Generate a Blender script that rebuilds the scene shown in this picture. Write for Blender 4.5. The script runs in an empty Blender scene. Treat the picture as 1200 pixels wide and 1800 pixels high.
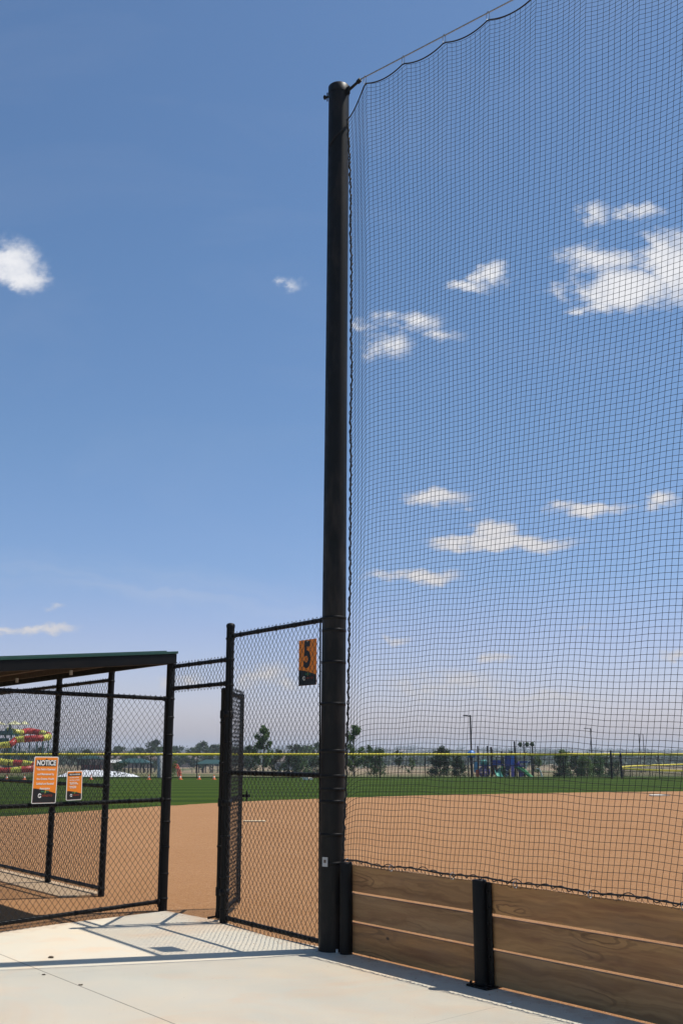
import bpy, math, random
from mathutils import Vector, noise as mnoise
random.seed(7)
C = bpy.context.scene.collection
PI = math.pi
H0 = 1.6
F = 1850.0
TH = math.atan(423.5/F)
ST, CT = math.sin(TH), math.cos(TH)

# ------------------------------------------------------------------ placing
def ray(px, py):
    cx = (px-600)/F; cy = -(py-900)/F
    return Vector((cx, CT-cy*ST, ST+cy*CT))
def on_z(px, py, z=0.0):
    d = ray(px, py); t = (z-H0)/d.z
    return Vector((d.x*t, d.y*t, z))
def at(px, py, Y):
    d = ray(px, py); t = Y/d.y
    return Vector((d.x*t, Y, H0+d.z*t))

def survey(x, y):
    """ground points were first surveyed with a wider lens; bring them to the final one"""
    f0 = 1453.0; t0 = math.radians(16.22); s0, c0 = math.sin(t0), math.cos(t0)
    dep = y*c0-H0*s0; v = -y*s0-H0*c0
    return on_z(600+f0*x/dep, 900-f0*v/dep)
K = survey(0, 50).y/50

# ------------------------------------------------------------------ object helpers
def link(o, parent=None):
    C.objects.link(o)
    if parent is not None: o.parent = parent
    return o
def empty(name, loc=(0, 0, 0), rz=0.0, parent=None):
    o = bpy.data.objects.new(name, None); o.location = loc; o.rotation_euler = (0, 0, rz)
    o.empty_display_size = .1
    return link(o, parent)
def tag(o, label=None, cat=None, group=None, kind=None):
    if label: o['label'] = label
    if cat: o['category'] = cat
    if group: o['group'] = group
    if kind: o['kind'] = kind
    return o
def copy_tree(o, parent=None):
    c = o.copy(); C.objects.link(c)
    if parent is not None: c.parent = parent
    for ch in list(o.children): copy_tree(ch, c)
    return c

class MB:
    def __init__(s): s.v = []; s.f = []; s.sm = []
    def add(s, vs, fs, smooth=False):
        n = len(s.v); s.v.extend([tuple(v) for v in vs])
        for f in fs: s.f.append(tuple(i+n for i in f)); s.sm.append(smooth)
    def quad(s, a, b, c, d): s.add([a, b, c, d], [(0, 1, 2, 3)])
    def box(s, c, d, rz=0.0, M=None):
        x, y, z = d[0]/2, d[1]/2, d[2]/2
        vs = [Vector((i*x, j*y, k*z)) for k in (-1, 1) for j in (-1, 1) for i in (-1, 1)]
        if rz:
            cs, sn = math.cos(rz), math.sin(rz)
            vs = [Vector((v.x*cs-v.y*sn, v.x*sn+v.y*cs, v.z)) for v in vs]
        if M is not None: vs = [M @ v for v in vs]
        c = Vector(c); vs = [v+c for v in vs]
        s.add(vs, [(0, 2, 3, 1), (4, 5, 7, 6), (0, 1, 5, 4), (2, 6, 7, 3), (0, 4, 6, 2), (1, 3, 7, 5)])
    def tube(s, pts, r, n=8, cap=True, closed=False, smooth=True):
        pts = [Vector(p) for p in pts]; m = len(pts)
        rs = r if isinstance(r, (list, tuple)) else [r]*m
        rings = []; prev = None
        for i, p in enumerate(pts):
            if closed: t = pts[(i+1) % m]-pts[i-1]
            else: t = pts[min(i+1, m-1)]-pts[max(i-1, 0)]
            if t.length < 1e-9: t = Vector((0, 0, 1))
            t.normalize()
            if prev is None:
                a = Vector((0, 0, 1)) if abs(t.z) < .9 else Vector((1, 0, 0))
                u = t.cross(a).normalized()
            else:
                u = prev-t*prev.dot(t)
                if u.length < 1e-6: u = t.orthogonal()
                u.normalize()
            prev = u; w = t.cross(u)
            rings.append([p+(u*math.cos(2*PI*k/n)+w*math.sin(2*PI*k/n))*rs[i] for k in range(n)])
        base = len(s.v)
        for rg in rings: s.v.extend([tuple(q) for q in rg])
        lim = m if closed else m-1
        for i in range(lim):
            a = base+i*n; b = base+((i+1) % m)*n
            for k in range(n):
                k2 = (k+1) % n
                s.f.append((a+k, a+k2, b+k2, b+k)); s.sm.append(smooth)
        if cap and not closed:
            s.add(rings[0], [tuple(range(n))[::-1]]); s.add(rings[-1], [tuple(range(n))])
    def cyl(s, a, b, r, n=16, r2=None): s.tube([a, b], [r, r if r2 is None else r2], n)
    def lathe(s, c, prof, n=20):
        c = Vector(c); base = len(s.v)
        for (r, z) in prof:
            for k in range(n):
                a = 2*PI*k/n; s.v.append((c.x+r*math.cos(a), c.y+r*math.sin(a), c.z+z))
        for i in range(len(prof)-1):
            for k in range(n):
                k2 = (k+1) % n
                s.f.append((base+i*n+k, base+i*n+k2, base+(i+1)*n+k2, base+(i+1)*n+k)); s.sm.append(True)
        m = len(prof)
        s.add([s.v[base+k] for k in range(n)], [tuple(range(n))[::-1]])
        s.add([s.v[base+(m-1)*n+k] for k in range(n)], [tuple(range(n))])
    def prism(s, poly, z0, z1):
        n = len(poly)
        vs = [(p[0], p[1], z0) for p in poly]+[(p[0], p[1], z1) for p in poly]
        fs = [tuple(range(n))[::-1], tuple(range(n, 2*n))]
        fs += [(i, (i+1) % n, n+(i+1) % n, n+i) for i in range(n)]
        s.add(vs, fs)
    def blob(s, c, r, n=10, m=7, amp=.15, sc=(1, 1, 1), seed=0):
        c = Vector(c); base = len(s.v)
        for i in range(m+1):
            th = PI*i/m
            for k in range(n):
                a = 2*PI*k/n
                d = Vector((math.sin(th)*math.cos(a), math.sin(th)*math.sin(a), math.cos(th)))
                q = r*(1+amp*mnoise.noise(d*2+Vector((seed, seed*.3, 0))))
                s.v.append((c.x+d.x*q*sc[0], c.y+d.y*q*sc[1], c.z+d.z*q*sc[2]))
        for i in range(m):
            for k in range(n):
                k2 = (k+1) % n
                s.f.append((base+i*n+k, base+(i+1)*n+k, base+(i+1)*n+k2, base+i*n+k2)); s.sm.append(True)
    def build(s, name, mat, parent=None, loc=None, bevel=0.0):
        me = bpy.data.meshes.new(name)
        off = Vector(loc) if loc is not None else Vector((0, 0, 0))
        vs = s.v if loc is None else [(v[0]-off.x, v[1]-off.y, v[2]-off.z) for v in s.v]
        me.from_pydata(vs, [], s.f); me.update()
        me.polygons.foreach_set('use_smooth', s.sm)
        me.materials.append(mat)
        o = bpy.data.objects.new(name, me)
        if loc is not None: o.location = off
        link(o, parent)
        if bevel:
            b = o.modifiers.new('bevel', 'BEVEL'); b.width = bevel; b.segments = 2; b.limit_method = 'ANGLE'
        return o

# ------------------------------------------------------------------ materials
class NT:
    def __init__(s, name, world=False):
        if world:
            s.t = name
        else:
            s.m = bpy.data.materials.new(name); s.m.use_nodes = True; s.t = s.m.node_tree
        s.n = s.t.nodes
    def new(s, typ, **kw):
        nd = s.n.new(typ)
        for k, v in kw.items():
            if k.startswith('i_'): nd.inputs[k[2:].replace('_', ' ')].default_value = v
            else: setattr(nd, k, v)
        return nd
    def lk(s, a, b): s.t.links.new(a, b)
    def val(s, sock, v):
        if isinstance(v, (int, float, tuple, list)): sock.default_value = v
        else: s.lk(v, sock)
    def math(s, op, a, b=0.0, c=None, clamp=False):
        nd = s.n.new('ShaderNodeMath'); nd.operation = op; nd.use_clamp = clamp
        s.val(nd.inputs[0], a); s.val(nd.inputs[1], b)
        if c is not None: s.val(nd.inputs[2], c)
        return nd.outputs[0]
    def vmath(s, op, a, b=(0, 0, 0)):
        nd = s.n.new('ShaderNodeVectorMath'); nd.operation = op
        s.val(nd.inputs[0], a); s.val(nd.inputs[1], b)
        return nd.outputs[1] if op in ('LENGTH', 'DOT_PRODUCT', 'DISTANCE') else nd.outputs[0]
    def obj(s): return s.new('ShaderNodeTexCoord').outputs['Object']
    def scale(s, v, sc):
        return s.vmath('MULTIPLY', v, sc if isinstance(sc, tuple) else (sc, sc, sc))
    def noise(s, v, sc=5.0, det=4.0, rough=.55, dist=0.0):
        nd = s.new('ShaderNodeTexNoise'); s.lk(v, nd.inputs['Vector'])
        nd.inputs['Scale'].default_value = sc; nd.inputs['Detail'].default_value = det
        nd.inputs['Roughness'].default_value = rough; nd.inputs['Distortion'].default_value = dist
        return nd.outputs['Fac']
    def ramp(s, f, stops, interp='LINEAR'):
        nd = s.new('ShaderNodeValToRGB'); s.lk(f, nd.inputs[0]); cr = nd.color_ramp; cr.interpolation = interp
        while len(cr.elements) < len(stops): cr.elements.new(.5)
        for e, (p, c) in zip(cr.elements, stops):
            e.position = p; e.color = (c[0], c[1], c[2], 1) if isinstance(c, (tuple, list)) else (c, c, c, 1)
        return nd.outputs[0]
    def mix(s, f, a, b, blend='MIX'):
        nd = s.new('ShaderNodeMix', data_type='RGBA', blend_type=blend)
        s.val(nd.inputs[0], f)
        s.val(nd.inputs[6], a if not isinstance(a, (tuple, list)) else (a[0], a[1], a[2], 1))
        s.val(nd.inputs[7], b if not isinstance(b, (tuple, list)) else (b[0], b[1], b[2], 1))
        return nd.outputs[2]
    def maprange(s, v, a, b, c=0.0, d=1.0, smooth=False):
        nd = s.new('ShaderNodeMapRange'); nd.clamp = True
        if smooth: nd.interpolation_type = 'SMOOTHSTEP'
        s.val(nd.inputs[0], v)
        for i, x in zip((1, 2, 3, 4), (a, b, c, d)): nd.inputs[i].default_value = x
        return nd.outputs[0]
    def bsdf(s, col=None, rough=None, bump=None, bstr=.3, bdist=.01, **kw):
        b = s.n['Principled BSDF']
        if col is not None: s.val(b.inputs['Base Color'], col if not isinstance(col, (tuple, list)) else (col[0], col[1], col[2], 1))
        if rough is not None: s.val(b.inputs['Roughness'], rough)
        for k, v in kw.items(): s.val(b.inputs[k.replace('_', ' ')], v)
        if bump is not None:
            bn = s.new('ShaderNodeBump'); bn.inputs['Strength'].default_value = bstr
            bn.inputs['Distance'].default_value = bdist
            s.lk(bump, bn.inputs['Height']); s.lk(bn.outputs[0], b.inputs['Normal'])
        return s.m

def paint(name, col, rough=.5, var=.12, sc=12.0, metallic=0.0, bump=.05, bd=.002):
    t = NT(name); p = t.obj(); n = t.noise(p, sc, 5)
    c0 = tuple(max(0, x*(1-var)) for x in col); c1 = tuple(min(1, x*(1+var)) for x in col)
    c = t.ramp(n, [(.3, c0), (.7, c1)])
    r = t.maprange(t.noise(p, sc*2.3, 3), .3, .7, max(.05, rough-.08), min(1, rough+.1))
    return t.bsdf(c, r, bump=t.noise(p, sc*14, 3), bstr=bump, bdist=bd, Metallic=metallic)

def black_metal():
    t = NT('black_powder_coat'); p = t.obj()
    d = t.noise(p, 3.0, 6, .65); dust = t.maprange(d, .5, .8)
    c = t.mix(t.math('MULTIPLY', dust, .35), (.0045, .0042, .0042), (.020, .017, .014))
    r = t.maprange(t.noise(p, 9, 4), .3, .7, .38, .58)
    return t.bsdf(c, r, bump=t.noise(p, 260, 2), bstr=.06, bdist=.001, Specular_IOR_Level=.18)

def pole_metal():
    t = NT('dark_bronze_pole_paint'); p = t.obj()
    d = t.noise(t.scale(p, (1, 1, .25)), 7.0, 6, .65); dust = t.maprange(d, .48, .8)
    c = t.mix(t.math('MULTIPLY', dust, .85), (.0055, .0050, .0048), (.045, .034, .026))
    r = t.maprange(t.noise(p, 14, 4), .3, .7, .42, .62)
    return t.bsdf(c, r, bump=t.noise(p, 220, 2), bstr=.08, bdist=.001, Specular_IOR_Level=.22)

def concrete_mat(joints):
    t = NT('brushed_concrete'); p = t.obj()
    big = t.noise(p, .55, 5, .6); mid = t.noise(p, 3.5, 6, .65); fine = t.noise(p, 160, 3, .7)
    sx = t.noise(t.scale(p, (14, 240, 14)), 1.0, 2)
    c = t.ramp(big, [(.28, (.62, .585, .465)), (.5, (.70, .615, .47)), (.72, (.76, .62, .43))])
    c = t.mix(t.maprange(mid, .35, .75, 0, .45), c, (.60, .58, .50))
    st = t.maprange(t.noise(p, .9, 5, .6, 1.2), .50, .70, 0, .62)
    c = t.mix(st, c, (.74, .52, .33))
    c = t.mix(t.maprange(fine, .3, .75, .34, 0), c, (.30, .27, .22))
    sp = t.new('ShaderNodeTexVoronoi'); t.lk(p, sp.inputs['Vector']); sp.inputs['Scale'].default_value = 9
    c = t.mix(t.maprange(sp.outputs['Distance'], .03, .055, .55, 0), c, (.16, .13, .10))
    hgt = t.math('ADD', t.math('MULTIPLY', fine, .5), t.math('MULTIPLY', sx, .35))
    sep = t.new('ShaderNodeSeparateXYZ'); t.lk(p, sep.inputs[0]); X, Y = sep.outputs[0], sep.outputs[1]
    wob = t.math('MULTIPLY', t.math('SUBTRACT', t.noise(p, 22, 3), .5), .006)
    for a, d in ((LX(0), LD), (P_left, ED)):        # dirt tracked over the edge of the slab
        n = Vector((-d.y, d.x, 0)); k = -(a.x*n.x+a.y*n.y)
        ds = t.math('ABSOLUTE', t.math('ADD', t.math('ADD', t.math('MULTIPLY', X, n.x), t.math('MULTIPLY', Y, n.y)), k))
        e = t.math('ADD', t.maprange(ds, 0, .55, .28, -.25), t.noise(p, 7, 6, .75))
        c = t.mix(t.maprange(e, .60, .86, 0, .6), c, (.42, .235, .12))
    for (a, b, w, dk) in joints:
        a = Vector(a); b = Vector(b); d = (b-a).normalized(); n = (-d.y, d.x)
        L = (b-a).length
        v = t.math('ADD', t.math('ADD', t.math('MULTIPLY', X, n[0]), t.math('MULTIPLY', Y, n[1])), -(a.x*n[0]+a.y*n[1]))
        u = t.math('ADD', t.math('ADD', t.math('MULTIPLY', X, d.x), t.math('MULTIPLY', Y, d.y)), -(a.x*d.x+a.y*d.y))
        m = t.maprange(t.math('ABSOLUTE', t.math('ADD', v, wob)), w*.4, w, 1, 0)
        m = t.math('MULTIPLY', m, t.math('GREATER_THAN', u, 0.0)); m = t.math('MULTIPLY', m, t.math('LESS_THAN', u, L))
        c = t.mix(t.math('MULTIPLY', m, dk), c, (.13, .105, .08))
        hgt = t.math('SUBTRACT', hgt, t.math('MULTIPLY', m, 3.0))
    return t.bsdf(c, .88, bump=hgt, bstr=.35, bdist=.002)

def dirt_mat():
    t = NT('infield_dirt'); p = t.obj()
    big = t.noise(p, .25, 4, .6); mid = t.noise(p, 2.6, 6, .7); fine = t.noise(p, 55, 6, .75)
    drag = t.noise(t.scale(p, (1.2, 9.0, 1)), 1.0, 4, .6)
    c = t.ramp(big, [(.3, (.335, .170, .072)), (.7, (.375, .198, .090))])
    c = t.mix(t.maprange(mid, .4, .75, 0, .4), c, (.41, .228, .112))
    c = t.mix(t.maprange(drag, .45, .7, 0, .25), c, (.32, .16, .08))
    c = t.mix(t.maprange(fine, .56, .34, 0, .75), c, (.19, .085, .035))
    c = t.mix(t.maprange(t.noise(p, 14, 4, .7), .42, .7, 0, .35), c, (.44, .26, .135))
    v = t.new('ShaderNodeTexVoronoi'); t.lk(p, v.inputs['Vector']); v.inputs['Scale'].default_value = 26
    c = t.mix(t.maprange(v.outputs['Distance'], .10, .16, .5, 0), c, (.62, .46, .33))
    h = t.math('ADD', t.math('MULTIPLY', fine, 1.0), t.math('MULTIPLY', mid, 1.6))
    return t.bsdf(c, .95, bump=h, bstr=.8, bdist=.018, Specular_IOR_Level=.1)

def grass_mat(name='mown_grass', stripes=True):
    t = NT(name); p = t.obj()
    big = t.noise(p, .12, 4, .6); fine = t.noise(p, 30, 4, .7); mid = t.noise(p, 1.6, 5, .65)
    c = t.ramp(big, [(.3, (.032, .056, .003)), (.7, (.043, .070, .004))])
    c = t.mix(t.maprange(fine, .35, .7, 0, .5), c, (.060, .092, .006))
    c = t.mix(t.maprange(mid, .5, .8, 0, .4), c, (.075, .100, .018))
    if stripes:
        sep = t.new('ShaderNodeSeparateXYZ'); t.lk(p, sep.inputs[0])
        a = math.radians(98)
        u = t.math('ADD', t.math('MULTIPLY', sep.outputs[0], math.cos(a)), t.math('MULTIPLY', sep.outputs[1], math.sin(a)))
        u = t.math('ADD', u, t.math('MULTIPLY', t.noise(p, .5, 2), .5))
        w = t.math('SINE', t.math('MULTIPLY', u, PI/1.9))
        c = t.mix(t.maprange(w, -.35, .35, .0, .65, True), c, (.014, .034, .003))
    return t.bsdf(c, .9, bump=t.math('ADD', fine, mid), bstr=.6, bdist=.04, Specular_IOR_Level=.05)

def terrain_mat():
    t = NT('far_fields'); p = t.obj()
    q = t.scale(p, (1.0, .45, 1.0))
    n1 = t.noise(q, .012, 4, .55, .4); n2 = t.noise(q, .05, 5, .6)
    sep = t.new('ShaderNodeSeparateXYZ'); t.lk(p, sep.inputs[0])
    far = t.maprange(sep.outputs[1], 115, 230)
    tan = t.ramp(n1, [(.40, (.075, .10, .032)), (.47, (.25, .185, .115)), (.56, (.30, .22, .14)), (.62, (.06, .09, .028))])
    near = t.ramp(n2, [(.3, (.035, .065, .014)), (.58, (.055, .085, .020)), (.70, (.16, .13, .07))])
    c = t.mix(far, near, tan)
    c = t.mix(t.maprange(t.noise(p, 1.5, 5, .7), .4, .7, 0, .35), c, (.03, .05, .015))
    return t.bsdf(c, .95, bump=t.noise(p, 1.2, 5, .7), bstr=.6, bdist=.3, Specular_IOR_Level=.05)

def wood_mat():
    t = NT('treated_pine'); p = t.obj()
    oi = t.new('ShaderNodeObjectInfo').outputs['Random']
    off = t.new('ShaderNodeCombineXYZ'); t.lk(t.math('MULTIPLY', oi, 37.0), off.inputs[0]); t.lk(t.math('MULTIPLY', oi, 11.0), off.inputs[2])
    q = t.vmath('ADD', p, off.outputs[0])
    # eyes: stretched cells whose rings follow a knot or a cathedral peak
    nv = t.new('ShaderNodeTexNoise'); t.lk(t.scale(q, (3.2, 0, 9)), nv.inputs['Vector']); nv.inputs['Scale'].default_value = 1.0; nv.inputs['Detail'].default_value = 3
    dv = t.vmath('MULTIPLY', t.vmath('SUBTRACT', nv.outputs['Color'], (.5, .5, .5)), (.55, 0, .42))
    kv = t.new('ShaderNodeTexVoronoi'); t.lk(t.vmath('ADD', t.scale(q, (1.15, 0, 6.2)), dv), kv.inputs['Vector']); kv.inputs['Scale'].default_value = 1.0
    kd = kv.outputs['Distance']
    rg = t.math('SINE', t.math('MULTIPLY', t.math('POWER', kd, .75), 46.0))
    near = t.maprange(kd, .22, .66, 1, 0, True)
    pick = t.maprange(t.noise(t.scale(q, (.9, 0, 1.5)), 1.0, 1), .50, .60)
    ring = t.math('MULTIPLY', t.math('MULTIPLY', t.maprange(rg, .15, .95, 0, 1, True), near), pick)
    band = t.noise(t.vmath('ADD', t.scale(q, (.55, 0, 17)), t.vmath('MULTIPLY', dv, (1, 0, 5))), 1.0, 3, .55)
    fib = t.noise(t.scale(q, (5, 60, 260)), 1.0, 4, .7)
    warm = t.ramp(oi, [(.15, (.36, .208, .092)), (.5, (.44, .235, .090)), (.85, (.50, .236, .078))])
    c = t.mix(t.maprange(band, .32, .60, .8, 0), warm, (.155, .070, .027))
    c = t.mix(t.math('MULTIPLY', ring, .65), c, (.11, .052, .020))
    c = t.mix(t.maprange(fib, .5, .8, 0, .3), c, (.11, .06, .03))
    red = t.maprange(t.noise(t.scale(q, (.7, 1, 8)), 1.0, 4, .6), .52, .66, 0, .6)
    c = t.mix(red, c, (.19, .070, .030))
    kn = t.new('ShaderNodeTexVoronoi'); t.lk(t.scale(q, (3.4, 0, 6.0)), kn.inputs['Vector']); kn.inputs['Scale'].default_value = 1.0
    kk = t.maprange(kn.outputs['Distance'], .035, .10, 1, 0, True)
    sc_ = t.new('ShaderNodeSeparateColor'); t.lk(kn.outputs['Color'], sc_.inputs[0])
    kk = t.math('MULTIPLY', kk, t.math('GREATER_THAN', sc_.outputs[0], .48))
    c = t.mix(t.math('MULTIPLY', kk, .9), c, (.022, .011, .006))
    gy = t.maprange(t.noise(t.scale(q, (1.0, 1, 3)), .9, 4), .5, .7, 0, .45)
    c = t.mix(gy, c, (.24, .155, .10))
    return t.bsdf(c, .75, bump=t.math('ADD', fib, t.math('MULTIPLY', ring, -.4)), bstr=.35, bdist=.003)

def leaf_mat(name, a, b):
    t = NT(name); p = t.obj()
    c = t.ramp(t.noise(p, 1.7, 4, .7), [(.3, a), (.7, b)])
    m = t.bsdf(c, .6)
    tr = t.new('ShaderNodeBsdfTranslucent'); t.lk(c, tr.inputs[0])
    mx = t.new('ShaderNodeMixShader'); mx.inputs[0].default_value = .3
    out = t.n['Material Output']; t.lk(t.n['Principled BSDF'].outputs[0], mx.inputs[1]); t.lk(tr.outputs[0], mx.inputs[2])
    t.lk(mx.outputs[0], out.inputs['Surface'])
    return m

M = {}
M['black'] = black_metal(); M['pole'] = pole_metal()
M['wire'] = paint('black_vinyl_wire', (.010, .011, .012), .38, bump=0)
M['twine'] = paint('black_nylon_twine', (.008, .008, .009), .7, bump=0)
M['rope'] = paint('black_rope', (.010, .010, .011), .75)
M['steel'] = paint('galvanised_steel', (.34, .34, .35), .4, .2, 60, metallic=.85)
M['steelm'] = paint('dull_zinc', (.45, .44, .42), .5, .2, 40)
M['wood'] = wood_mat(); M['dirt'] = dirt_mat(); M['grass'] = grass_mat(); M['terrain'] = terrain_mat()
M['green_roof'] = paint('dark_green_metal', (.012, .055, .040), .4)
M['soffit'] = paint('brown_soffit_metal', (.070, .045, .032), .55)
M['orange'] = paint('orange_sign_face', (.85, .235, .016), .45, .05)
M['sign_black'] = paint('black_sign_print', (.012, .012, .013), .45)
M['white'] = paint('white_print', (.78, .76, .72), .5, .04)
M['red_print'] = paint('dark_red_print', (.30, .045, .02), .5)
M['green_print'] = paint('green_print', (.02, .12, .06), .5)
M['yellow_print'] = paint('yellow_print', (.6, .5, .05), .5)
M['yellow'] = paint('yellow_fence_cap', (.78, .60, .028), .45, .08, 3)
M['slide_yellow'] = paint('yellow_slide_plastic', (.70, .66, .08), .35)
M['slide_red'] = paint('red_slide_plastic', (.48, .035, .02), .35)
M['teal'] = paint('teal_paint', (.02, .13, .13), .5)
M['canopy'] = paint('pale_yellow_canvas', (.62, .60, .34), .7)
M['tarp'] = paint('white_tarpaulin', (.72, .73, .75), .5, .06, 1.5, bump=.5, bd=.05)
M['cone'] = paint('orange_cone_plastic', (.72, .19, .06), .5)
M['red'] = paint('red_orange_paint', (.50, .07, .025), .45)
M['blue'] = paint('playground_blue', (.03, .17, .50), .4)
M['navy'] = paint('playground_navy', (.02, .045, .22), .4)
M['lblue'] = paint('playground_light_blue', (.14, .42, .66), .4)
M['purple'] = paint('playground_purple', (.15, .09, .40), .4)
M['pgreen'] = paint('playground_green', (.05, .28, .10), .4)
M['aqua'] = paint('playground_aqua', (.10, .36, .28), .4)
M['maroon'] = paint('playground_maroon', (.18, .02, .025), .45)
M['base'] = paint('white_rubber_base', (.74, .70, .60), .6, .08, 15)
M['plate'] = paint('dusty_cream_rubber', (.72, .58, .36), .7, .15, 20)
M['bark'] = paint('bark', (.11, .08, .055), .9, .3, 14, bump=.6, bd=.01)
M['brick'] = paint('brown_house_wall', (.26, .19, .14), .8)
M['housew'] = paint('pale_house_wall', (.48, .42, .36), .8)
M['shingle'] = paint('brown_shingle', (.12, .09, .075), .85)
M['pale'] = paint('pale_grey_roof', (.60, .60, .58), .6)
M['glass'] = paint('dark_window', (.03, .035, .04), .15)
M['path'] = paint('pale_path_concrete', (.52, .47, .40), .9, .08, 1.5)
M['greyp'] = paint('weathered_grey_steel', (.40, .40, .40), .55, .18, 5)
M['leafA'] = leaf_mat('leaf_mid', (.035, .085, .018), (.085, .155, .035))
M['leafB'] = leaf_mat('leaf_dark', (.018, .045, .014), (.045, .085, .026))
M['leafD'] = leaf_mat('leaf_fresh', (.055, .115, .022), (.13, .21, .05))
M['leafC'] = leaf_mat('leaf_light', (.075, .13, .03), (.14, .20, .05))
M['debris'] = paint('dead_leaf', (.10, .07, .04), .8)

# ------------------------------------------------------------------ terrain and ground
def sstep(a, b, x):
    t = max(0, min(1, (x-a)/(b-a))); return t*t*(3-2*t)
def gz(x, y):
    y = y/K; r = y
    z = -.06-1.4*sstep(60, 95, r)-2.6*sstep(95, 300, r)-3.0*sstep(300, 700, r)
    if r > 60:
        k = sstep(60, 140, r); z += k*.35*mnoise.noise(Vector((x*.015, y*.01, 1.3)))
    if r > 500:
        k = sstep(500, 2200, r)
        z += k*(12.5+9*mnoise.noise(Vector((x*.0016, y*.0012, .7)))+3.0*mnoise.noise(Vector((x*.006, y*.004, 3.7))))
    return z

def ground():
    mb = MB()
    ys = [-60, -20, 0, 20, 40, 56, 60]+[60+i*4 for i in range(1, 12)]+[110+i*12 for i in range(0, 18)]
    y = ys[-1]
    while y < 4200: y *= 1.07; ys.append(y)
    nx = 90; rows = []
    for y in [q*K for q in ys]:
        w = max(160, y*.9+160)
        rows.append([(-w+2*w*i/nx, y, gz(-w+2*w*i/nx, y)) for i in range(nx+1)])
    vs = [p for r in rows for p in r]; n = nx+1; fs = []
    for j in range(len(ys)-1):
        for i in range(nx): fs.append((j*n+i, j*n+i+1, (j+1)*n+i+1, (j+1)*n+i))
    mb.add(vs, fs, True)
    tag(mb.build('ground', M['terrain']), 'far fields and low hills running out to the horizon', 'ground', kind='structure')
ground()

def line_pts(pts, n=12):
    out = []
    for i in range(len(pts)-1):
        p0 = pts[max(i-1, 0)]; p1 = pts[i]; p2 = pts[i+1]; p3 = pts[min(i+2, len(pts)-1)]
        for k in range(n):
            t = k/n
            out.append(tuple(.5*((2*p1[j])+(-p0[j]+p2[j])*t+(2*p0[j]-5*p1[j]+4*p2[j]-p3[j])*t*t+(-p0[j]+3*p1[j]-3*p2[j]+p3[j])*t**3) for j in range(len(p1))))
    out.append(tuple(pts[-1])); return out

# outfield grass sheet
g = MB(); ys = [-20+i*2.5 for i in range(34)]
g.add([(-75, -20, -.045), (75, -20, -.045), (75, 61*K, -.045), (-75, 61*K, -.045)], [(0, 1, 2, 3)])
tag(g.build('outfield_grass', M['grass']), 'mown striped green outfield grass', 'grass', kind='structure')
# infield dirt sheet with its curved far edge
edge_px = [(0, 1435), (130, 1427), (300, 1416), (450, 1408), (600, 1402.5), (750, 1398), (900, 1395), (1050, 1392.5), (1200, 1391)]
ed = [on_z(a, b, -.03) for a, b in edge_px]
pts = [(-13.5, 10.0*K), (-14.2, 15.0*K)]+[(-13.0, 20.5*K)]+[(p.x, p.y) for p in ed]+[(26, 39.5*K), (33, 35*K), (37, 24*K), (36, 5*K)]
crv = line_pts(pts[1:-1], 14)
crv = [(x+.05*mnoise.noise(Vector((x*3, y*3, 0))), y+.30*mnoise.noise(Vector((x*1.3, y*1.3, 5)))+.15*mnoise.noise(Vector((x*4.3, y*4.3, 8)))) for x, y in crv]
poly = [(-13.5, -6)]+[pts[0]]+crv+[pts[-1], (36, -6)]
me = MB(); me.add([(x, y, -.03) for x, y in poly], [tuple(range(len(poly)))[::-1]])
tag(me.build('infield_dirt', M['dirt']), 'raked orange brown dirt of the infield', 'dirt', kind='structure')
print('EDGE', [(round(p[0], 1), round(p[1], 1)) for p in pts])

# main line of the backstop
def LX(x): return survey(x, 7.70-1.03*x)
LD = (LX(1)-LX(-1)).normalized()          # towards the right/camera
LN = Vector((LD.y, -LD.x, 0))                    # (-,-): towards the camera-left
if LN.y > 0: LN = -LN
ED = (survey(-1.91-1.43, 9.667-1.398)-LX(-1.91)).normalized()      # dugout end wall, towards the left/camera
AZ = math.atan2(LD.y, LD.x)
P_left = LX(-1.91); P_gate = LX(-1.15); P_pole = LX(-.087)+Vector((0, -.10, 0))
P_w1 = LX(.083); P_w2 = LX(1.045)

# concrete slab
c_edge = [on_z(-500, 1695), on_z(0, 1637), on_z(150, 1618), on_z(292, 1601), on_z(385, 1617.5), on_z(470, 1645), LX(-.087)+LN*.008]
poly = [(-14, -5)]+[(-14, 4.0)]+[(p.x, p.y) for p in c_edge]+[tuple((LX(6.5)+LN*.008)[:2]), (14, -5)]
sl = MB(); sl.prism(poly, -.14, 0)
ja, jb = on_z(0, 1677), on_z(307, 1800); jd = (jb-ja)
st = P_pole+LN*.33
joints = [(ja-jd*1.2, jb+jd*2.0, .0065, .75),
          (st-LD*.05, st+LD*6, .0055, .6),
          (on_z(523, 1681), on_z(523, 1681)+(-LD*0+Vector((-.93, -.36, 0)))*5, .003, .25),
          (on_z(523, 1681)+LD*2.2, on_z(523, 1681)+LD*2.2+Vector((-.74, -.67, 0))*5, .004, .4)]
tag(sl.build('concrete_slab', concrete_mat(joints), bevel=.008), 'pale concrete paving with saw cut joints in front of the fences', 'paving', kind='structure')
# concrete mow strip under the dugout's field side fence
q0 = LX(-2.92)
sp = [q0+LN*-.12, LX(-9)+LN*-.12, LX(-9)+LN*.42, q0+LN*.42]
ms = MB(); ms.prism([(p.x, p.y) for p in sp], -.12, -.012)
M['strip'] = paint('dusty_concrete', (.44, .31, .19), .9, .12, 3)
tag(ms.build('concrete_strip', M['strip'], bevel=.008), 'narrow concrete strip under the dugout fence', 'paving', kind='structure')

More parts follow.
